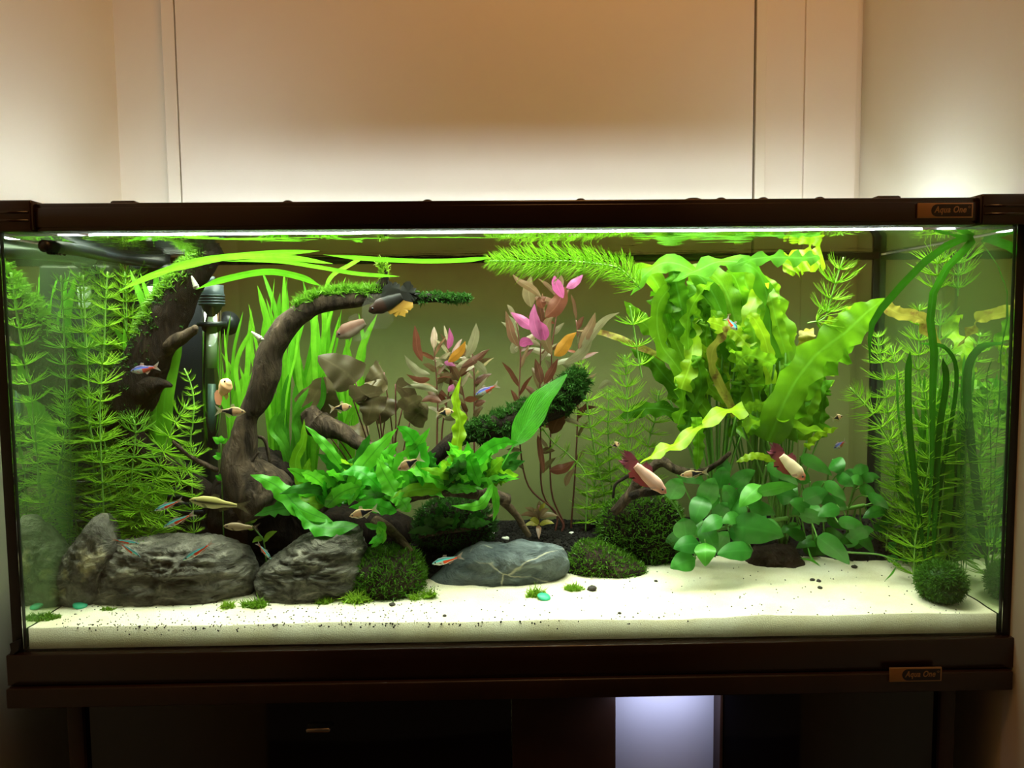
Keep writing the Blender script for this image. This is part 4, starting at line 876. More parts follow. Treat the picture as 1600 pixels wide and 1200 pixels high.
crinkle('crinkled broad leaved plant in the middle of the large clump, arching under the surface', (1180, 770, .26), [
    ([(1180,640,.22),(1155,540,.22),(1140,470,.22),(1115,430,.22),(1070,415,.22)], 36), ([(1195,620,.24),(1180,520,.24),(1168,450,.24),(1150,415,.23)], 34),
    ([(1205,560,.18),(1200,470,.18),(1180,420,.17),(1130,408,.17),(1090,422,.16),(1050,440,.16)], 34, 'crinkle_dk', .9), ([(1215,640,.2),(1205,560,.2),(1202,490,.2),(1190,430,.2)], 32),
    ([(1175,640,.18),(1180,570,.17),(1178,520,.17),(1168,490,.17)], 30), ([(1205,600,.16),(1198,540,.16),(1180,500,.15),(1165,492,.15)], 18, 'crinkle_y', .3), ([(1210,570,.15),(1170,555,.15),(1150,570,.15)], 26)],
    26, (1090, 1230), (500, 680), (.18, .29), ('crinkle', 'crinkle_dk', 'crinkle_dk', 'crinkle_y', 'crinkle_old'), (15, 30), (60, 130))
crinkle('crinkled broad leaved plant at the right of the large clump with one long diagonal leaf', (1225, 760, .22), [
    ([(1200,690,.15),(1235,610,.13),(1275,555,.12),(1320,520,.11),(1352,490,.105),(1382,466,.10)], 50, 'crinkle', .15), ([(1215,680,.16),(1240,620,.15),(1275,575,.15),(1312,545,.14),(1335,530,.14)], 52, 'crinkle', .3),
    ([(1240,600,.2),(1225,520,.2),(1205,460,.2),(1195,430,.2)], 36), ([(1280,400,.12),(1255,403,.12),(1220,402,.12),(1180,404,.12),(1145,415,.12)], 26, 'crinkle_dk', .9, 0), ([(1285,398,.16),(1245,410,.16),(1225,425,.16)], 38, 'crinkle_y', .3, 0),
    ([(1160,668,.16),(1200,658,.15),(1245,668,.14),(1290,675,.14)], 26, 'crinkle', 1.0), ([(1240,680,.2),(1262,640,.2),(1280,600,.2)], 28), ([(1260,700,.16),(1280,680,.15),(1310,668,.15)], 12, 'crinkle_y'), ([(1215,720,.15),(1180,712,.14),(1150,722,.14)], 12, 'crinkle_y', .3)],
    22, (1170, 1290), (540, 690), (.16, .28), ('crinkle', 'crinkle_dk', 'crinkle_y'), (15, 30), (60, 120))
o = leaf('decayed_leaf', None, [(1384,478,.12),(1405,490,.12),(1438,497,.12),(1452,520,.12),(1472,542,.12)], 20, 'crinkle_old', 'blade', .2, .2, .6, 4, 20); tag(o, 'torn brown and olive dying leaf drifting right of the black corner', 'leaf')

# java fern clump
def fern(lab, bases, leaves, n, xr, Yr, seedmats, ang, L=(50, 105), W=(16, 27)):
    b0 = P(*bases[0]); root = empty('java_fern', b0, lab, 'fern')
    MB().tube(spline([P(*b) for b in bases], 12), [0.004]*13, 8, .2, 60).build('rhizome', M['wood_mid'], root)
    for lf in leaves: leaf('leaf', root, lf[0], lf[1], lf[2] if len(lf) > 2 else 'fern', 'lance', lf[3] if len(lf) > 3 else rg.uniform(-.4, .4), .15, .35, rg.uniform(3, 5), 18, rg.uniform(0, 6))
    C = spline([P(*b) for b in bases], 60)
    for i in range(n):
        c = C[rg.randrange(61)]; a = rg.uniform(*ang); l = rg.uniform(*L)*S(c.y); tilt = rg.uniform(-.75, .25)
        d = Vector((math.sin(a), tilt*0.8, math.cos(a))).normalized(); cv = Vector((math.cos(a)*rg.uniform(-.3, .3), rg.uniform(-.25, .1), -0.1 - .35*rg.random()))
        pts = [c, c + d*l*.4, c + d*l*.75 + cv*l*.25, c + d*l + cv*l*.6]
        leaf('leaf', root, pts, rg.uniform(*W), rg.choice(seedmats), 'lance', rg.uniform(-1, 1), .18, rg.uniform(.25, .5), rg.uniform(3, 5), 14, rg.uniform(0, 6))
fern('bright java fern on the left, one long leaf reaching to the curved branch', [(500, 800, .12), (540, 775, .13), (590, 770, .13)], [
    ([(520,815,.10),(470,795,.09),(440,765,.09),(415,750,.085),(391,742,.085)], 30, 'fern', .3), ([(560,820,.1),(510,825,.09),(480,812,.09),(455,785,.085)], 30, 'fern', .5), ([(545,745,.13),(520,710,.12),(498,685,.12),(476,664,.12)], 17, 'fern', .2),
    ([(470,770,.15),(462,720,.15),(474,690,.15),(475,655,.15)], 18, 'crinkle', .4), ([(480,785,.14),(478,745,.14),(484,715,.14)], 18, 'crinkle'), ([(545,790,.1),(560,740,.1),(590,700,.1),(620,670,.1)], 30, 'fern', -.3),
    ([(600,770,.09),(575,745,.085),(555,735,.085),(530,742,.085)], 26, 'fern', .5), ([(620,800,.08),(585,790,.08),(545,793,.08)], 24)], 34, (480, 600), (.1, .14), ('fern', 'fern', 'fern_dk', 'crinkle'), (-1.4, 1.3))
fern('dense bright java fern in the middle, over the brown log', [(585, 785, .12), (640, 765, .13), (690, 760, .13)], [
    ([(640,770,.1),(625,730,.1),(650,700,.1),(672,668,.1)], 26), ([(660,760,.1),(655,710,.1),(640,680,.1),(620,665,.1)], 30), ([(640,800,.09),(625,780,.085),(600,775,.085)], 26), ([(630,790,.09),(612,760,.09),(598,735,.085),(590,715,.085)], 30, 'fern', .4)], 50, (585, 690), (.1, .14), ('fern', 'fern', 'fern', 'fern_dk'), (-1.5, 1.5))
fern('bright java fern on the right end of the log, with leaves drooping over it', [(690, 770, .12), (730, 760, .13), (765, 755, .13)], [
    ([(735,735,.11),(760,705,.1),(785,692,.1),(810,692,.1)], 24, 'fern', .3), ([(760,745,.1),(772,770,.1),(775,795,.1),(770,815,.1)], 13, 'fern', .2), ([(770,755,.1),(755,785,.09),(735,792,.09),(705,790,.09)], 16), ([(750,760,.1),(735,720,.1),(730,690,.1)], 22)], 38, (690, 770), (.1, .14), ('fern', 'fern', 'fern_dk', 'crinkle'), (-1.3, 1.4))
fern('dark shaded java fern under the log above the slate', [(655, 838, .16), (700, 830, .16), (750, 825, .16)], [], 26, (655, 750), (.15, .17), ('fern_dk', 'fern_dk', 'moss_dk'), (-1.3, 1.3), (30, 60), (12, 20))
o = leaf('crisp_leaf', None, [P(713, 745, .14), P(714, 700, .16), P(719, 660, .165), P(712, 625, .165), P(720, 588, .165)], 21, 'crinkle_y', 'lance', .3, .2, .8, 5, 26); tag(o, 'narrow wavy yellow green leaf standing upright behind the fern, below the red plant', 'leaf')
o = leaf('dimpled_leaf', None, [P(778, 738, .13), P(800, 700, .12), P(822, 664, .115), P(846, 625, .11), P(886, 585, .11)], 42, 'dimple', 'spoon', .15, .1, .12, 3, 30); tag(o, 'single dimpled bright green leaf on a stalk in front of the mossy log', 'leaf')

# brown lily
b0 = base_at(605, 740, .24); root = empty('red_lily', b0, 'brown lily with heart shaped leaves standing behind the fern', 'plant')
for i, (bx, by, tx, ty, wpx, rl, mt) in enumerate([(556,598,497,556,56,.2,'lily'), (478,640,508,590,46,.5,'lily'), (502,650,508,588,48,-.5,'lily'), (600,582,570,600,38,.1,'lily'), (552,625,598,612,44,.7,'lily'), (590,620,570,598,50,.6,'lily'), (618,600,660,648,36,.9,'lily'), (606,622,590,662,40,.2,'lily'), (580,620,572,665,44,.3,'lily'), (628,640,660,622,30,.6,'lily'), (640,660,668,632,36,.2,'lily'), (575,680,530,672,40,.8,'lily')]):
    Y = .19 + .012*(i % 4); leaf('leaf', root, [(bx, by, Y), ((bx*2 + tx)/3 + 3, (by*2 + ty)/3 - 3, Y - .004), ((bx + tx*2)/3 + 2, (by + ty*2)/3 - 2, Y - .006), (tx, ty, Y)], wpx, mt, 'heart', rl, .12, .13, 2.5, 16, i)
    q = P(bx, by, Y); MB().tube(spline([b0 + Vector((rg.uniform(-.02, .02), 0, 0)), (b0 + q)/2 + Vector((rg.uniform(-.012, .012), 0, .015)), q], 10), [0.0011]*11, 6).build('leaf_stalk', M['redstem'], root)

# red stem plants
def redplant(lab, stems, leaves, n, mats, Lr=(26, 46)):
    root = empty('red_stem_plant', base_at(*stems[0][0]), lab, 'plant')
    for st_ in stems:
        ctrl = [base_at(*st_[0])] + [P(*q) for q in st_]; C = spline(ctrl, 30); MB().tube(C, [0.0017*(1 - .5*i/30) for i in range(31)], 7).build('stem', M['redstem'], root)
        m = n
        for k in range(m):
            u = .42 + .58*(k/(m - 1))**.8; c = C[min(30, int(u*30))]; a = rg.choice((-1, 1))*rg.uniform(.25, 1.35) if u < .95 else rg.uniform(-.5, .5); L = rg.uniform(*Lr)*S(c.y)*(1 if u > .6 else .75)
            d = Vector((math.sin(a), rg.uniform(-.6, .5), math.cos(a))).normalized(); dr = Vector((math.sin(a)*.2, 0, -.25*rg.random()))
            leaf('leaf', root, [c, c + d*L*.35, c + d*L*.7 + dr*L*.2, c + d*L + dr*L*.6], rg.uniform(7, 12), rg.choice(mats), 'lance', rg.uniform(-1.1, 1.1), .2, .1, 2, 8)
    for (pts, w_, mt) in leaves: leaf('leaf', root, pts, w_, mt, 'lance', rg.uniform(-.3, .3), .2, .12, 2, 12)
RM = ('red_olive', 'red_olive', 'red_pale', 'red_brown')
redplant('shorter red stemmed plant behind the fern, narrow brown and rose leaves', [[(683,690,.23),(684,640,.23),(682,590,.23),(678,545,.23)], [(690,690,.24),(696,640,.24),(704,590,.24),(700,535,.24)], [(732,690,.23),(728,640,.23),(718,590,.23),(705,560,.23)], [(741,690,.25),(741,640,.25),(741,590,.25),(738,550,.25)]],
    [([(660,565,.2),(652,545,.2),(650,525,.2),(648,508,.2)], 13, 'red_brown'), ([(700,566,.19),(712,556,.19),(722,545,.19),(727,533,.19)], 14, 'orange'), ([(694,566,.19),(702,568,.19),(712,572,.19)], 8, 'magenta'), ([(700,545,.2),(704,530,.2),(702,512,.2)], 10, 'magenta'), ([(728,560,.2),(738,540,.2),(743,520,.2),(744,505,.2)], 15, 'red_pale'),
     ([(672,585,.2),(655,582,.2),(642,570,.2),(632,555,.2)], 14, 'red_pale'), ([(720,575,.2),(745,560,.2),(765,545,.2)], 12, 'red_brown'), ([(672,592,.19),(655,594,.19),(635,585,.19)], 10, 'red_brown'), ([(738,562,.2),(752,575,.2),(762,585,.2)], 13, 'red_pale'), ([(700,612,.2),(706,605,.2),(708,600,.2)], 9, 'magenta'), ([(685,612,.2),(668,606,.2),(645,603,.2),(628,606,.2)], 9, 'red_pale'), ([(690,628,.2),(672,622,.2),(658,628,.2)], 12, 'red_brown')], 15, RM)
redplant('tall red stemmed plant at the centre with pink and magenta top leaves', [[(868,800,.24),(826,760,.23),(812,690,.23),(811,620,.23),(813,550,.23),(806,500,.23)], [(878,815,.24),(848,770,.24),(845,690,.24),(844,610,.24),(845,540,.23),(850,485,.23)], [(880,815,.25),(862,770,.25),(860,690,.25),(864,610,.25),(862,550,.24),(872,480,.24),(880,445,.24)], [(893,815,.26),(898,750,.26),(902,670,.26),(904,600,.26),(904,540,.26),(900,500,.26)]],
    [([(880,466,.18),(872,450,.18),(868,440,.18),(866,430,.18)], 17, 'magenta'), ([(838,515,.18),(822,505,.18),(810,496,.18),(798,488,.18)], 17, 'magenta'), ([(846,532,.17),(838,515,.17),(834,495,.17),(835,475,.17)], 19, 'magenta'), ([(852,532,.17),(848,515,.17),(840,500,.17)], 18, 'magenta'), ([(812,540,.18),(822,534,.18),(834,538,.18)], 15, 'magenta'),
     ([(866,556,.17),(878,545,.17),(888,530,.17),(901,519,.17)], 20, 'orange'), ([(885,450,.2),(895,444,.2),(904,436,.2),(911,429,.2)], 13, 'magenta'), ([(852,496,.2),(868,480,.2),(878,462,.2),(884,448,.2)], 26, 'red_brown'), ([(848,482,.2),(845,470,.2),(853,464,.2)], 16, 'red_brown'), ([(862,555,.2),(852,530,.2),(855,505,.2),(864,495,.2)], 18, 'red_olive'),
     ([(846,465,.2),(830,450,.2),(812,440,.2),(800,428,.2)], 12, 'red_olive'), ([(830,480,.22),(826,455,.22),(830,430,.22)], 20, 'red_olive'), ([(905,555,.2),(920,530,.2),(945,500,.2),(968,488,.2)], 13, 'red_pale'), ([(905,545,.2),(915,525,.2),(925,505,.2),(930,488,.2)], 15, 'red_olive'), ([(880,570,.2),(905,555,.2),(918,540,.2),(926,520,.2)], 16, 'red_pale'),
     ([(810,545,.2),(800,525,.2),(795,505,.2),(790,485,.2)], 14, 'red_olive'), ([(808,550,.19),(803,545,.19),(800,535,.19)], 14, 'red_pale'), ([(846,600,.2),(842,580,.2),(836,560,.2)], 14, 'red_brown'), ([(850,600,.2),(862,580,.2),(872,560,.2)], 13, 'red_brown'), ([(882,655,.2),(895,658,.2),(908,664,.2)], 8, 'red_pale'), ([(935,608,.2),(948,598,.2),(960,602,.2)], 10, 'red_pale'),
     ([(862,678,.22),(872,655,.22),(892,640,.22)], 26, 'red_brown'), ([(850,740,.2),(846,715,.2),(842,690,.2),(840,680,.2)], 9, 'red_brown'), ([(858,735,.22),(880,732,.22),(898,720,.22)], 16, 'red_brown'), ([(884,760,.22),(888,745,.22),(900,730,.22)], 10, 'red_olive')], 14, RM, (24, 50))
# small plants on the soil
b0 = base_at(842, 838, .2); root = empty('small_stem_plant', b0, 'small ochre leaved plant on the black soil at the root tip', 'plant')
C = spline([b0, P(842, 815, .2), P(842, 790, .2)], 10); MB().tube(C, [.0012]*11, 6).build('stem', M['redstem'], root)
for (x, y) in ((812,805),(820,793),(828,812),(843,782),(858,795),(872,806),(866,818),(818,822),(842,842),(835,796),(852,785)):
    c = C[6 if y < 812 else 4]; q = P(x, y, .19 + rg.uniform(-.01, .01)); leaf('leaf', root, [c, c.lerp(q, .5) + Vector((0, 0, .004)), q], 9, rg.choice(('red_olive', 'crinkle_old')), 'lance', rg.uniform(-.6, .6), .2, .1, 2, 8)
b0 = base_at(418, 862, .115); root = empty('small_stem_plant', b0, 'small pale green sprig between the two dark rocks', 'plant')
C = spline([b0, P(413, 850, .115), P(405, 835, .115), P(391, 818, .115)], 10); MB().tube(C, [.0011]*11, 6).build('stem', M['petiole'], root)
for pts in ([(413,848,.115),(418,838,.115),(425,833,.11),(433,830,.11)], [(411,843,.115),(402,842,.115),(394,848,.11)], [(391,818,.115),(385,814,.115),(378,812,.115)], [(391,818,.115),(390,810,.115),(392,804,.115)], [(391,818,.115),(397,812,.115),(402,812,.115)], [(398,826,.115),(390,824,.115),(384,824,.115)]): leaf('leaf', root, pts, 9, 'tuft', 'lance', rg.uniform(-.5, .5), .2, 0, 2, 8)
b0 = base_at(345, 740, .15); root = empty('small_stem_plant', b0, 'small bright sprig on the twig left of the curved branch', 'plant')
C = spline([b0, P(346, 715, .14), P(344, 690, .14)], 8); MB().tube(C, [.0011]*9, 6).build('stem', M['petiole'], root)
for k in range(9): c = C[rg.randrange(3, 9)]; a = rg.uniform(-1.4, 1.4); d = Vector((math.sin(a), rg.uniform(-.5, .2), math.cos(a)*.7)); leaf('leaf', root, [c, c + d*.006, c + d*.013], 9, 'fern', 'lance', rg.uniform(-.6, .6), .2, 0, 2, 8)
b0 = base_at(610, 875, .12); root = empty('small_fern', b0, 'small bright fern sprig hanging over the top of the mossy mound', 'fern')
for pts, w_ in (([(598,828,.082),(590,845,.082),(580,856,.082)], 13), ([(590,822,.082),(597,838,.082),(598,850,.082)], 15), ([(600,835,.082),(588,842,.082),(576,850,.082)], 12), ([(590,815,.086),(598,825,.086),(596,835,.086)], 13), ([(570,818,.088),(585,824,.088),(600,820,.088)], 10)): leaf('leaf', root, pts, w_, 'fern', 'lance', .3, .2, .3, 3, 10)

# anubias
def anubias(lab, rhz, leaves):
    C = spline([P(*q) for q in rhz], 14); b0 = C[0]; root = empty('anubias', b0, lab, 'plant')
    MB().tube(C, [.0035]*15, 8, .15, 60).build('rhizome', M['petiole'], root)
    for (cx, cy, L, W, a, Y, rl, mt) in leaves:
        a = math.radians(a); dx, dy = math.cos(a)*L/2, -math.sin(a)*L/2          # a: direction of the tip, counter-clockwise from right
        p0 = (cx - dx, cy - dy, Y + .012); p1 = (cx - dx*.3, cy - dy*.3 - 2, Y); p2 = (cx + dx*.4, cy + dy*.4 - 2, Y - .006); p3 = (cx + dx, cy + dy + 1, Y - .006)
        leaf('leaf', root, [p0, p1, p2, p3], W, mt, 'ovate', rl, .16, .06, 2, 14, rg.uniform(0, 6))
        q = P(*p0); c = min(C, key=lambda v: (v - q).length); MB().tube(spline([c, c.lerp(q, .6) + Vector((0, .004, .006)), q], 8), [.0012]*9, 6).build('leaf_stalk', M['petiole'], root)
A, AB = 'anubias', 'anubias_br'
anubias('large broad leaved anubias in the right half, leaves hanging over the sand edge', [(1080, 840, .19), (1130, 825, .18), (1190, 815, .18), (1230, 810, .19)], [
    (1056,764,38,34,60,.12,.1,A), (1128,746,36,28,80,.14,.2,A), (1162,748,46,26,35,.13,.3,A), (1108,768,48,34,70,.12,.1,A), (1092,798,50,34,250,.115,.1,A), (1140,775,40,30,120,.13,.4,A), (1128,800,36,26,60,.13,.2,A), (1172,775,48,30,225,.11,.2,AB), (1215,765,66,22,10,.10,.3,AB), (1222,742,58,24,330,.12,.4,A),
    (1185,830,82,50,350,.10,.1,A), (1112,820,40,26,215,.10,.2,A), (1070,826,36,38,100,.11,.1,A), (1108,842,48,32,300,.11,.1,A), (1073,853,42,30,190,.095,.2,A), (1102,866,36,34,270,.085,.0,AB), (1148,863,56,32,185,.09,.2,A), (1067,880,42,34,200,.09,.1,A), (1190,798,44,26,345,.12,.3,A), (1130,730,30,24,110,.15,.3,A), (1155,800,40,26,290,.13,.3,A), (1142,812,30,22,200,.11,.2,A)] + [(1060 + 16*k + rg.uniform(-8, 8), rg.uniform(745, 850), rg.uniform(34, 50), rg.uniform(24, 34), rg.choice((60, 200, 300, 340, 20)), rg.uniform(.14, .18), rg.uniform(-.3, .5), A) for k in range(12)])
anubias('anubias behind the right fish, its leaves bending down to the right', [(1235, 805, .2), (1275, 800, .19), (1320, 795, .19), (1350, 790, .2)], [
    (1275,728,58,22,330,.14,.3,A), (1308,730,28,28,300,.14,.1,A), (1240,738,60,24,150,.14,.3,A), (1275,776,40,32,20,.12,.2,A), (1305,768,44,20,320,.12,.3,A), (1320,752,32,20,330,.13,.2,A), (1330,820,42,22,350,.11,.2,A), (1345,735,24,24,90,.15,.2,A), (1338,752,26,18,190,.14,.2,A), (1302,860,66,36,320,.11,.4,A), (1372,785,38,20,330,.13,.4,A), (1360,748,28,18,10,.14,.2,A), (1270,810,46,26,350,.15,.4,A), (1295,800,36,24,200,.14,.2,A), (1250,790,36,24,160,.15,.2,A), (1355,770,30,22,330,.15,.3,A)] + [(1240 + 14*k + rg.uniform(-6, 6), rg.uniform(745, 845), rg.uniform(30, 44), rg.uniform(20, 28), rg.choice((60, 200, 300, 340, 20)), rg.uniform(.15, .19), rg.uniform(-.3, .5), A) for k in range(9)] + [(1235 + 13*k + rg.uniform(-6, 6), rg.uniform(800, 868), rg.uniform(30, 46), rg.uniform(18, 26), rg.choice((20, 340, 310, 200, 160)), rg.uniform(.17, .21), rg.uniform(-.2, .6), 'fern_dk') for k in range(13)])
anubias('pale anubias beside the right glass behind the grass', [(1520, 830, .2), (1545, 815, .2), (1560, 800, .2)], [
    (1552,733,42,24,345,.16,.3,A), (1530,770,34,24,320,.16,.2,A), (1548,755,30,22,60,.17,.2,AB), (1545,805,40,24,350,.15,.3,A), (1528,745,30,20,120,.18,.2,A), (1565,760,26,18,40,.16,.2,A)])
stemtube('fallen_stalk', None, [(1300,862,.13),(1340,864,.12),(1380,868,.11),(1408,884,.1)], 2, 'petiole'); tag(bpy.data.objects['fallen_stalk'], 'thin pale stalk lying across the sand edge below the right anubias', 'stalk')
b0 = base_at(1410, 872, .18); root = empty('low_creeper', b0, 'low blue green creeper between the grass and the reddish stone', 'plant')
for k in range(26):
    x = rg.uniform(1385, 1432); y = rg.uniform(848, 882); q = P(x, y, .15 + rg.uniform(0, .03)); a = rg.uniform(0, 6.28); d = Vector((math.cos(a), -.5, .6*math.sin(a)))*.005; leaf('leaf', root, [q, q + d, q + d*2], 7, 'fern_dk', 'ovate', rg.uniform(-.5, .5), .1, 0, 2, 6)
# lanky grass bits in front of the sand edge at right
for k, (pts, lab) in enumerate([([(1262,855,.15),(1268,872,.14),(1282,884,.13)], 'thin dark grass sliver left one at the sand edge, right of the brown rock'), ([(1250,872,.14),(1268,876,.135),(1283,886,.13)], 'thin dark grass sliver crossing the other one by the brown rock'), ([(1400,886,.11),(1393,897,.10),(1382,908,.095)], 'hair thin root reaching down onto the sand left of the moss ball')]):
    o = leaf('grass_sliver', None, pts, 3, 'blade_dk', 'lance', 0, 0, 0, 2, 8); tag(o, lab, 'grass')

# ------------------------------------------------------------------ fish
def lerp3(a, b, t): return tuple(a[i]*(1 - t) + b[i]*t for i in range(3))
def fish(nm, lab, nose, tail, hpx, prof, colf, fins, wk=0.45, cat='fish', group=None, dense=False, roll=0.0, fm=None, rag=False):
    """nose/tail (px,py,Y): ends of the body without the tail fin. colf(u,v)->rgb, u 0 nose..1 tail base, v -1 belly..1 back."""
    a, b = P(*nose), P(*tail); L = (b - a).length; X = (b - a)/L; Zr = Vector((0, 0, 1)); Yr = Zr.cross(X).normalized(); Zr = X.cross(Yr).normalized()
    if roll: q = Quaternion(X, roll); Yr = q @ Yr; Zr = q @ Zr
    hh = hpx*0.5*S((nose[2] + tail[2])/2); c = (a + b)/2
    def W(u, y, z): return a + X*(u*L) + Yr*y + Zr*z
    def ph(u):
        for (u0, h0), (u1, h1) in zip(prof, prof[1:]):
            if u <= u1: t = (u - u0)/(u1 - u0); t = t*t*(3 - 2*t); return h0*(1 - t) + h1*t
        return prof[-1][1]
    root = empty(nm, c, lab, cat, group); n, m = 26, 18; mb = MB(); vs = []; cols = []; fs = []; uvs = []
    for i in range(n + 1):
        u = i/n; r = max(0.02, ph(u))*hh
        for j in range(m):
            th = 2*PI*j/m; z = math.sin(th); vs.append(W(u, math.cos(th)*r*wk*(1 if u > .1 else .8 + 2*u), z*r)); cc = colf(u, z); cols.append((*cc, 1)); uvs.append((u, z))
    for i in range(n):
        for j in range(m): fs.append((i*m + j, i*m + (j + 1) % m, (i + 1)*m + (j + 1) % m, (i + 1)*m + j))
    fs.append(tuple(range(m))[::-1]); fs.append(tuple(range(n*m, n*m + m)))
    mb.add(vs, fs, uvs, cols); mb.build('body', M['fish'], root)
    for s in (-1, 1):
        eu = 0.13; er = max(0.0011, hh*0.17); MB().ell(W(eu, s*ph(eu)*hh*wk*0.85, ph(eu)*hh*0.2), (er, er, er), 10, 6).build('eye', M['eye'], root)
    if rag:
        rr = random.Random(8); f2 = []
        for (fnm, pts, col, ecol) in fins:
            q = []
            for i, (u, z) in enumerate(pts):
                u2, z2 = pts[(i + 1) % len(pts)]; q.append((u, z)); outer = (u > 1 and u2 > 1) if fnm == 'tail_fin' else (abs(z) > .9 and abs(z2) > .9)
                for k in (1, 2, 3):
                    t = k/4; e = (rr.uniform(-.09, .09) + (.07 if k == 2 else -.03))*outer; uu, zz = u + (u2 - u)*t, z + (z2 - z)*t; q.append((uu + (e if fnm == 'tail_fin' else 0), zz + (0 if fnm == 'tail_fin' else e*3*math.copysign(1, zz))))
            f2.append((fnm, q, col, ecol))
        fins = f2
    for (fnm, pts, col, ecol) in fins:           # pts: (u along, height in body half-heights) outline
        k = len(pts); cx = sum(p[0] for p in pts)/k; cz = sum(p[1] for p in pts)/k
        for side in ((-1, 1) if fnm == 'pectoral_fin' else (0,)):
            mb = MB(); vs = []; cols = []; uvs = []
            for (u, z) in pts:
                off = side*hh*wk*(0.9 + 0.5*abs(u - pts[0][0])/0.2) if side else 0.12*hh*math.sin(z*3 + u*9)*(1 if u > 1 else .4)
                vs.append(W(u, off, z*hh)); inner = (u <= 1.03 if fnm == 'tail_fin' else abs(z) < 0.9); cols.append((*(col if inner else ecol), 1)); uvs.append((u, z))
            vs.append(W(cx, side*hh*wk if side else 0, cz*hh)); cols.append((*lerp3(col, ecol, .4), 1)); uvs.append((cx, cz))
            mb.add(vs, [(i, (i + 1) % k, k) for i in range(k)], uvs, cols); mb.build(fnm, M[fm or ('fin_solid' if dense else 'fin')], root)
    return root
SLIM = [(0, .06), (.08, .45), (.3, .95), (.5, 1), (.75, .6), (1, .32)]
DEEP = [(0, .05), (.1, .45), (.35, .95), (.5, 1), (.75, .55), (1, .22)]
def neoncol(u, v):
    if v > .12 and v < .6 and u < .9: return (0.06, 0.92, 1.0)
    if v >= .6: return (.10, .16, .16)
    if u > .45 and v > -.75: return (.95, .09, .02)
    return (.62, .66, .62)
def neoncol_violet(u, v):
    if v > .1 and v < .6 and u < .8: return (0.08, 0.16, 0.80)
    if v >= .6: return (.10, .08, .16)
    if u > .5: return (.55, .08, .05)
    return (.45, .45, .42)
def fins_std(c, e, t=1.28, sp=1.2): return [('tail_fin', [(.97, .25), (1.1, .6), (t, sp), (1.16, 0), (t, -sp), (1.1, -.6), (.97, -.25)], c, e), ('dorsal_fin', [(.42, .85), (.5, 1.6), (.62, 1.4), (.62, .75)], c, e), ('anal_fin', [(.58, -.8), (.66, -1.45), (.84, -.8), (.84, -.4)], c, e), ('pectoral_fin', [(.26, -.3), (.36, -.9), (.42, -.75), (.34, -.25)], c, e)]
NF = fins_std((.6, .18, .10), (.55, .50, .45)); RF = fins_std((.62, .40, .18), (.60, .52, .40))
for (x0, y0, x1, y1, Y, h, cf, lab) in [(241,798,277,784,.05,9,neoncol,'neon tetra with blue stripe and red tail, upper of the two before the hornwort'), (255,824,295,806,.05,10,neoncol,'neon tetra below the striped fish, second down before the hornwort'),
        (218,850,182,844,.05,7,neoncol,'neon tetra heading right above the pitted rock, upper of a crossing pair'), (220,871,192,852,.052,8,neoncol,'neon tetra pointing steeply down, lower of the crossing pair over the pitted rock'), (286,876,325,852,.04,10,neoncol,'neon tetra in front of the pitted rock, heading down left'),
        (424,874,406,853,.06,7,neoncol,'neon tetra darting down into the gap between the two dark rocks'), (675,881,714,871,.07,12,neoncol,'neon tetra with glowing blue line in front of the blue grey slate'), (204,580,240,574,.10,13,neoncol_violet,'dusky tetra with blue back crossing the thick trunk'),
        (743,617,772,604,.16,11,neoncol_violet,'blue tetra with red tail between the two red stemmed plants'), (1152,516,1138,500,.12,10,neoncol,'small red and pale blue tetra among the crinkled leaves'), (1303,701,1318,691,.16,10,neoncol_violet,'blue tetra with a red tail, right of the pink fish in the background'), (1572,693,1558,689,.12,10,neoncol_violet,'pale blue tetra at the right glass')]:
    fish('neon_tetra', lab, (x0, y0, Y), (x1, y1, Y + .004), h, SLIM, cf, NF, .4)
def rascol(u, v):
    if u > .52 and u < 1 and abs(v + .05) < .75*(1.25 - u)/.73 + .1: return (.015, .015, .02)
    if v > .55: return (.35, .24, .12)
    return (.66, .36, .20) if v > -.5 else (.62, .50, .36)
for (x0, y0, x1, y1, Y, h, lab) in [(384,644,346,642,.08,15,'harlequin rasbora in front of the curved driftwood branch'), (550,635,522,638,.12,13,'harlequin rasbora below the brown lily leaf'), (709,643,686,646,.14,13,'harlequin rasbora at the foot of the shorter red plant'),
        (621,734,652,718,.07,17,'harlequin rasbora among the bright fern leaves'), (546,807,582,797,.055,15,'harlequin rasbora just above the layered dark rock'), (1062,743,1098,738,.10,12,'pale rasbora along the forked twig'), (968,692,958,697,.18,10,'rasbora half turned away among the back hornwort stems'), (1317,650,1303,654,.17,10,'small orange rasbora left of the starry hornwort tip')]:
    fish('rasbora', lab, (x0, y0, Y), (x1, y1, Y + .004), h, DEEP, rascol, RF, .38)
def foxcol(u, v): return (.02, .015, .01) if abs(v - .12) < .22 else ((.42, .36, .12) if v > .3 else (.62, .56, .28))
FF = fins_std((.20, .16, .06), (.10, .08, .05), 1.30, 1.3)
fish('striped_fish', 'long golden fish with a black side stripe left of the stump', (296, 781, .05), (370, 790, .055), 19, [(0, .1), (.08, .5), (.3, .95), (.5, 1), (.8, .5), (1, .3)], foxcol, FF, .5)
fish('striped_fish', 'plain brownish slim fish behind the pale sprig', (349, 822, .075), (394, 824, .08), 13, [(0, .1), (.08, .5), (.3, .95), (.5, 1), (.8, .6), (1, .4)], lambda u, v: (.24, .17, .10) if v > -.2 else (.30, .22, .13), fins_std((.18, .12, .07), (.14, .1, .07)), .5)
def bettapink(u, v): return lerp3((.50, .16, .12), (.80, .46, .38), sstep(u/.3)) if v > -.2 else lerp3((.50, .18, .13), (.72, .36, .28), sstep(u/.4))
BT = [(0, .1), (.1, .6), (.35, 1), (.6, .92), (.85, .68), (1, .5)]
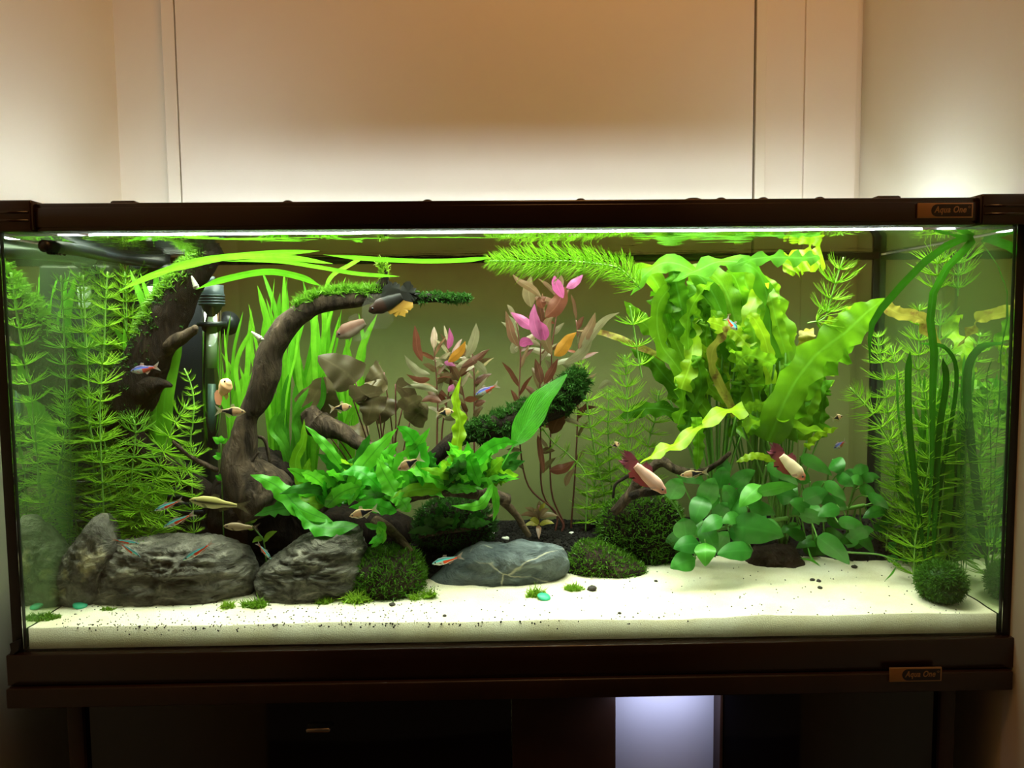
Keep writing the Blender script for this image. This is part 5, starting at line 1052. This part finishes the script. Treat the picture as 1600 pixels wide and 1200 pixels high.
BF = [('tail_fin', [(.90, .5), (1.05, .75), (1.25, .95), (1.40, .80), (1.46, .3), (1.42, -.3), (1.34, -1.0), (1.18, -1.35), (1.0, -1.2), (.90, -.5)], (.32, .05, .08), (.22, .03, .07)), ('dorsal_fin', [(.55, .8), (.68, 1.45), (.86, 1.6), (.9, .6)], (.30, .05, .08), (.24, .04, .08)), ('anal_fin', [(.35, -.9), (.5, -1.5), (.8, -1.9), (1.0, -1.6), (.96, -.5)], (.36, .05, .05), (.30, .04, .05)), ('pectoral_fin', [(.24, -.3), (.34, -1.0), (.40, -.8), (.32, -.2)], (.6, .35, .3), (.6, .4, .35))]
fish('betta', 'pink fighting fish with dark red fins left of the anubias, nose down', (1041, 771, .075), (993, 727, .085), 22, BT, bettapink, BF, .55, dense=True, rag=True)
fish('betta', 'cream fighting fish with a red face above the anubias leaves', (1258, 750, .095), (1221, 712, .105), 21, BT, lambda u, v: lerp3((.55, .16, .10), (.78, .60, .40), sstep((u - .12)/.18)), BF, .55, dense=True, rag=True)
DB = [('tail_fin', [(.97, .5), (1.1, 1.2), (1.3, 1.5), (1.42, .6), (1.40, -.3), (1.42, -1.0), (1.2, -1.3), (.97, -.5)], (.012, .012, .010), (.018, .018, .015)), ('dorsal_fin', [(.45, .8), (.62, 2.0), (.8, 2.2), (.86, 2.5), (.95, 2.0), (1.1, 1.6), (1.0, .5)], (.012, .012, .010), (.018, .018, .015)), ('anal_fin', [(.45, -.8), (.5, -1.5), (.72, -2.1), (.95, -2.3), (1.15, -1.9), (1.2, -1.2), (1.0, -.5)], (.32, .16, .03), (.40, .22, .03))]
fish('betta', 'dark brown fighting fish with ragged black fins and orange anal fin at the branch end', (576, 487, .11), (628, 463, .12), 24, BT, lambda u, v: (.028, .011, .007) if u < .5 else (.016, .014, .012), DB, .5, dense=True, rag=True)
PB = [('tail_fin', [(.97, .5), (1.15, 1.9), (1.5, 2.8), (1.85, 2.2), (1.95, .5), (1.85, -1.4), (1.5, -2.0), (1.15, -1.3), (.97, -.5)], (.40, .38, .30), (.45, .43, .34)), ('anal_fin', [(.35, -.9), (.5, -1.7), (.8, -1.9), (1.0, -1.5), (.96, -.5)], (.5, .45, .38), (.5, .45, .38)), ('dorsal_fin', [(.5, .8), (.65, 1.5), (.9, 1.4), (.95, .6)], (.38, .3, .24), (.42, .36, .3))]
fish('betta', 'dusky rose fighting fish with see-through tail below the mossy branch', (525, 526, .12), (570, 503, .125), 25, BT, lambda u, v: (.17, .085, .06) if v > -.3 else (.30, .22, .17), PB, .5, fm='fin_clear')
# orange fish seen from behind
OF = [('tail_fin', [(.97, .4), (1.15, .9), (1.5, 1.1), (1.75, .6), (1.8, -.2), (1.6, -.9), (1.2, -.8), (.97, -.4)], (.75, .28, .16), (.70, .25, .15)), ('dorsal_fin', [(.4, .8), (.55, 1.3), (.8, 1.2), (.9, .6)], (.85, .42, .22), (.8, .4, .25)), ('anal_fin', [(.5, -.8), (.7, -1.4), (1.0, -1.3), (.95, -.5)], (.8, .36, .2), (.75, .3, .2))]
fish('orange_fish', 'plump peach orange fish turned tail down left of the curved branch', (358, 594, .10), (346, 614, .11), 24, BT, lambda u, v: (.90, .50, .26), OF, .75, dense=True)
# snails
for x, y, Y, a, lab in ((400, 524, .11, .7, 'small pale pointed snail on the curved branch'), (303, 440, .10, 1.2, 'small pale snail at the top of the mossy trunk')):
    c = P(x, y, Y); root = empty('snail', c, lab, 'snail'); s_ = S(Y); d = Vector((math.cos(a), 0, -math.sin(a)))
    k = 9; MB().tube([c - d*9*s_ + d*(18*s_*i/k) for i in range(k + 1)], [s_*(1.0 + 3.6*(i/k)**.8)*(1 + .12*(-1)**i) for i in range(k + 1)], 12).build('shell', plain('snail_shell', (.50, .46, .38), .4, var=.3, scale=300), root)
    MB().ell(c + d*10*s_, (5*s_, 3*s_, 3*s_), 10, 6).build('foot', plain('snail_foot', (.35, .32, .26), .5), root)
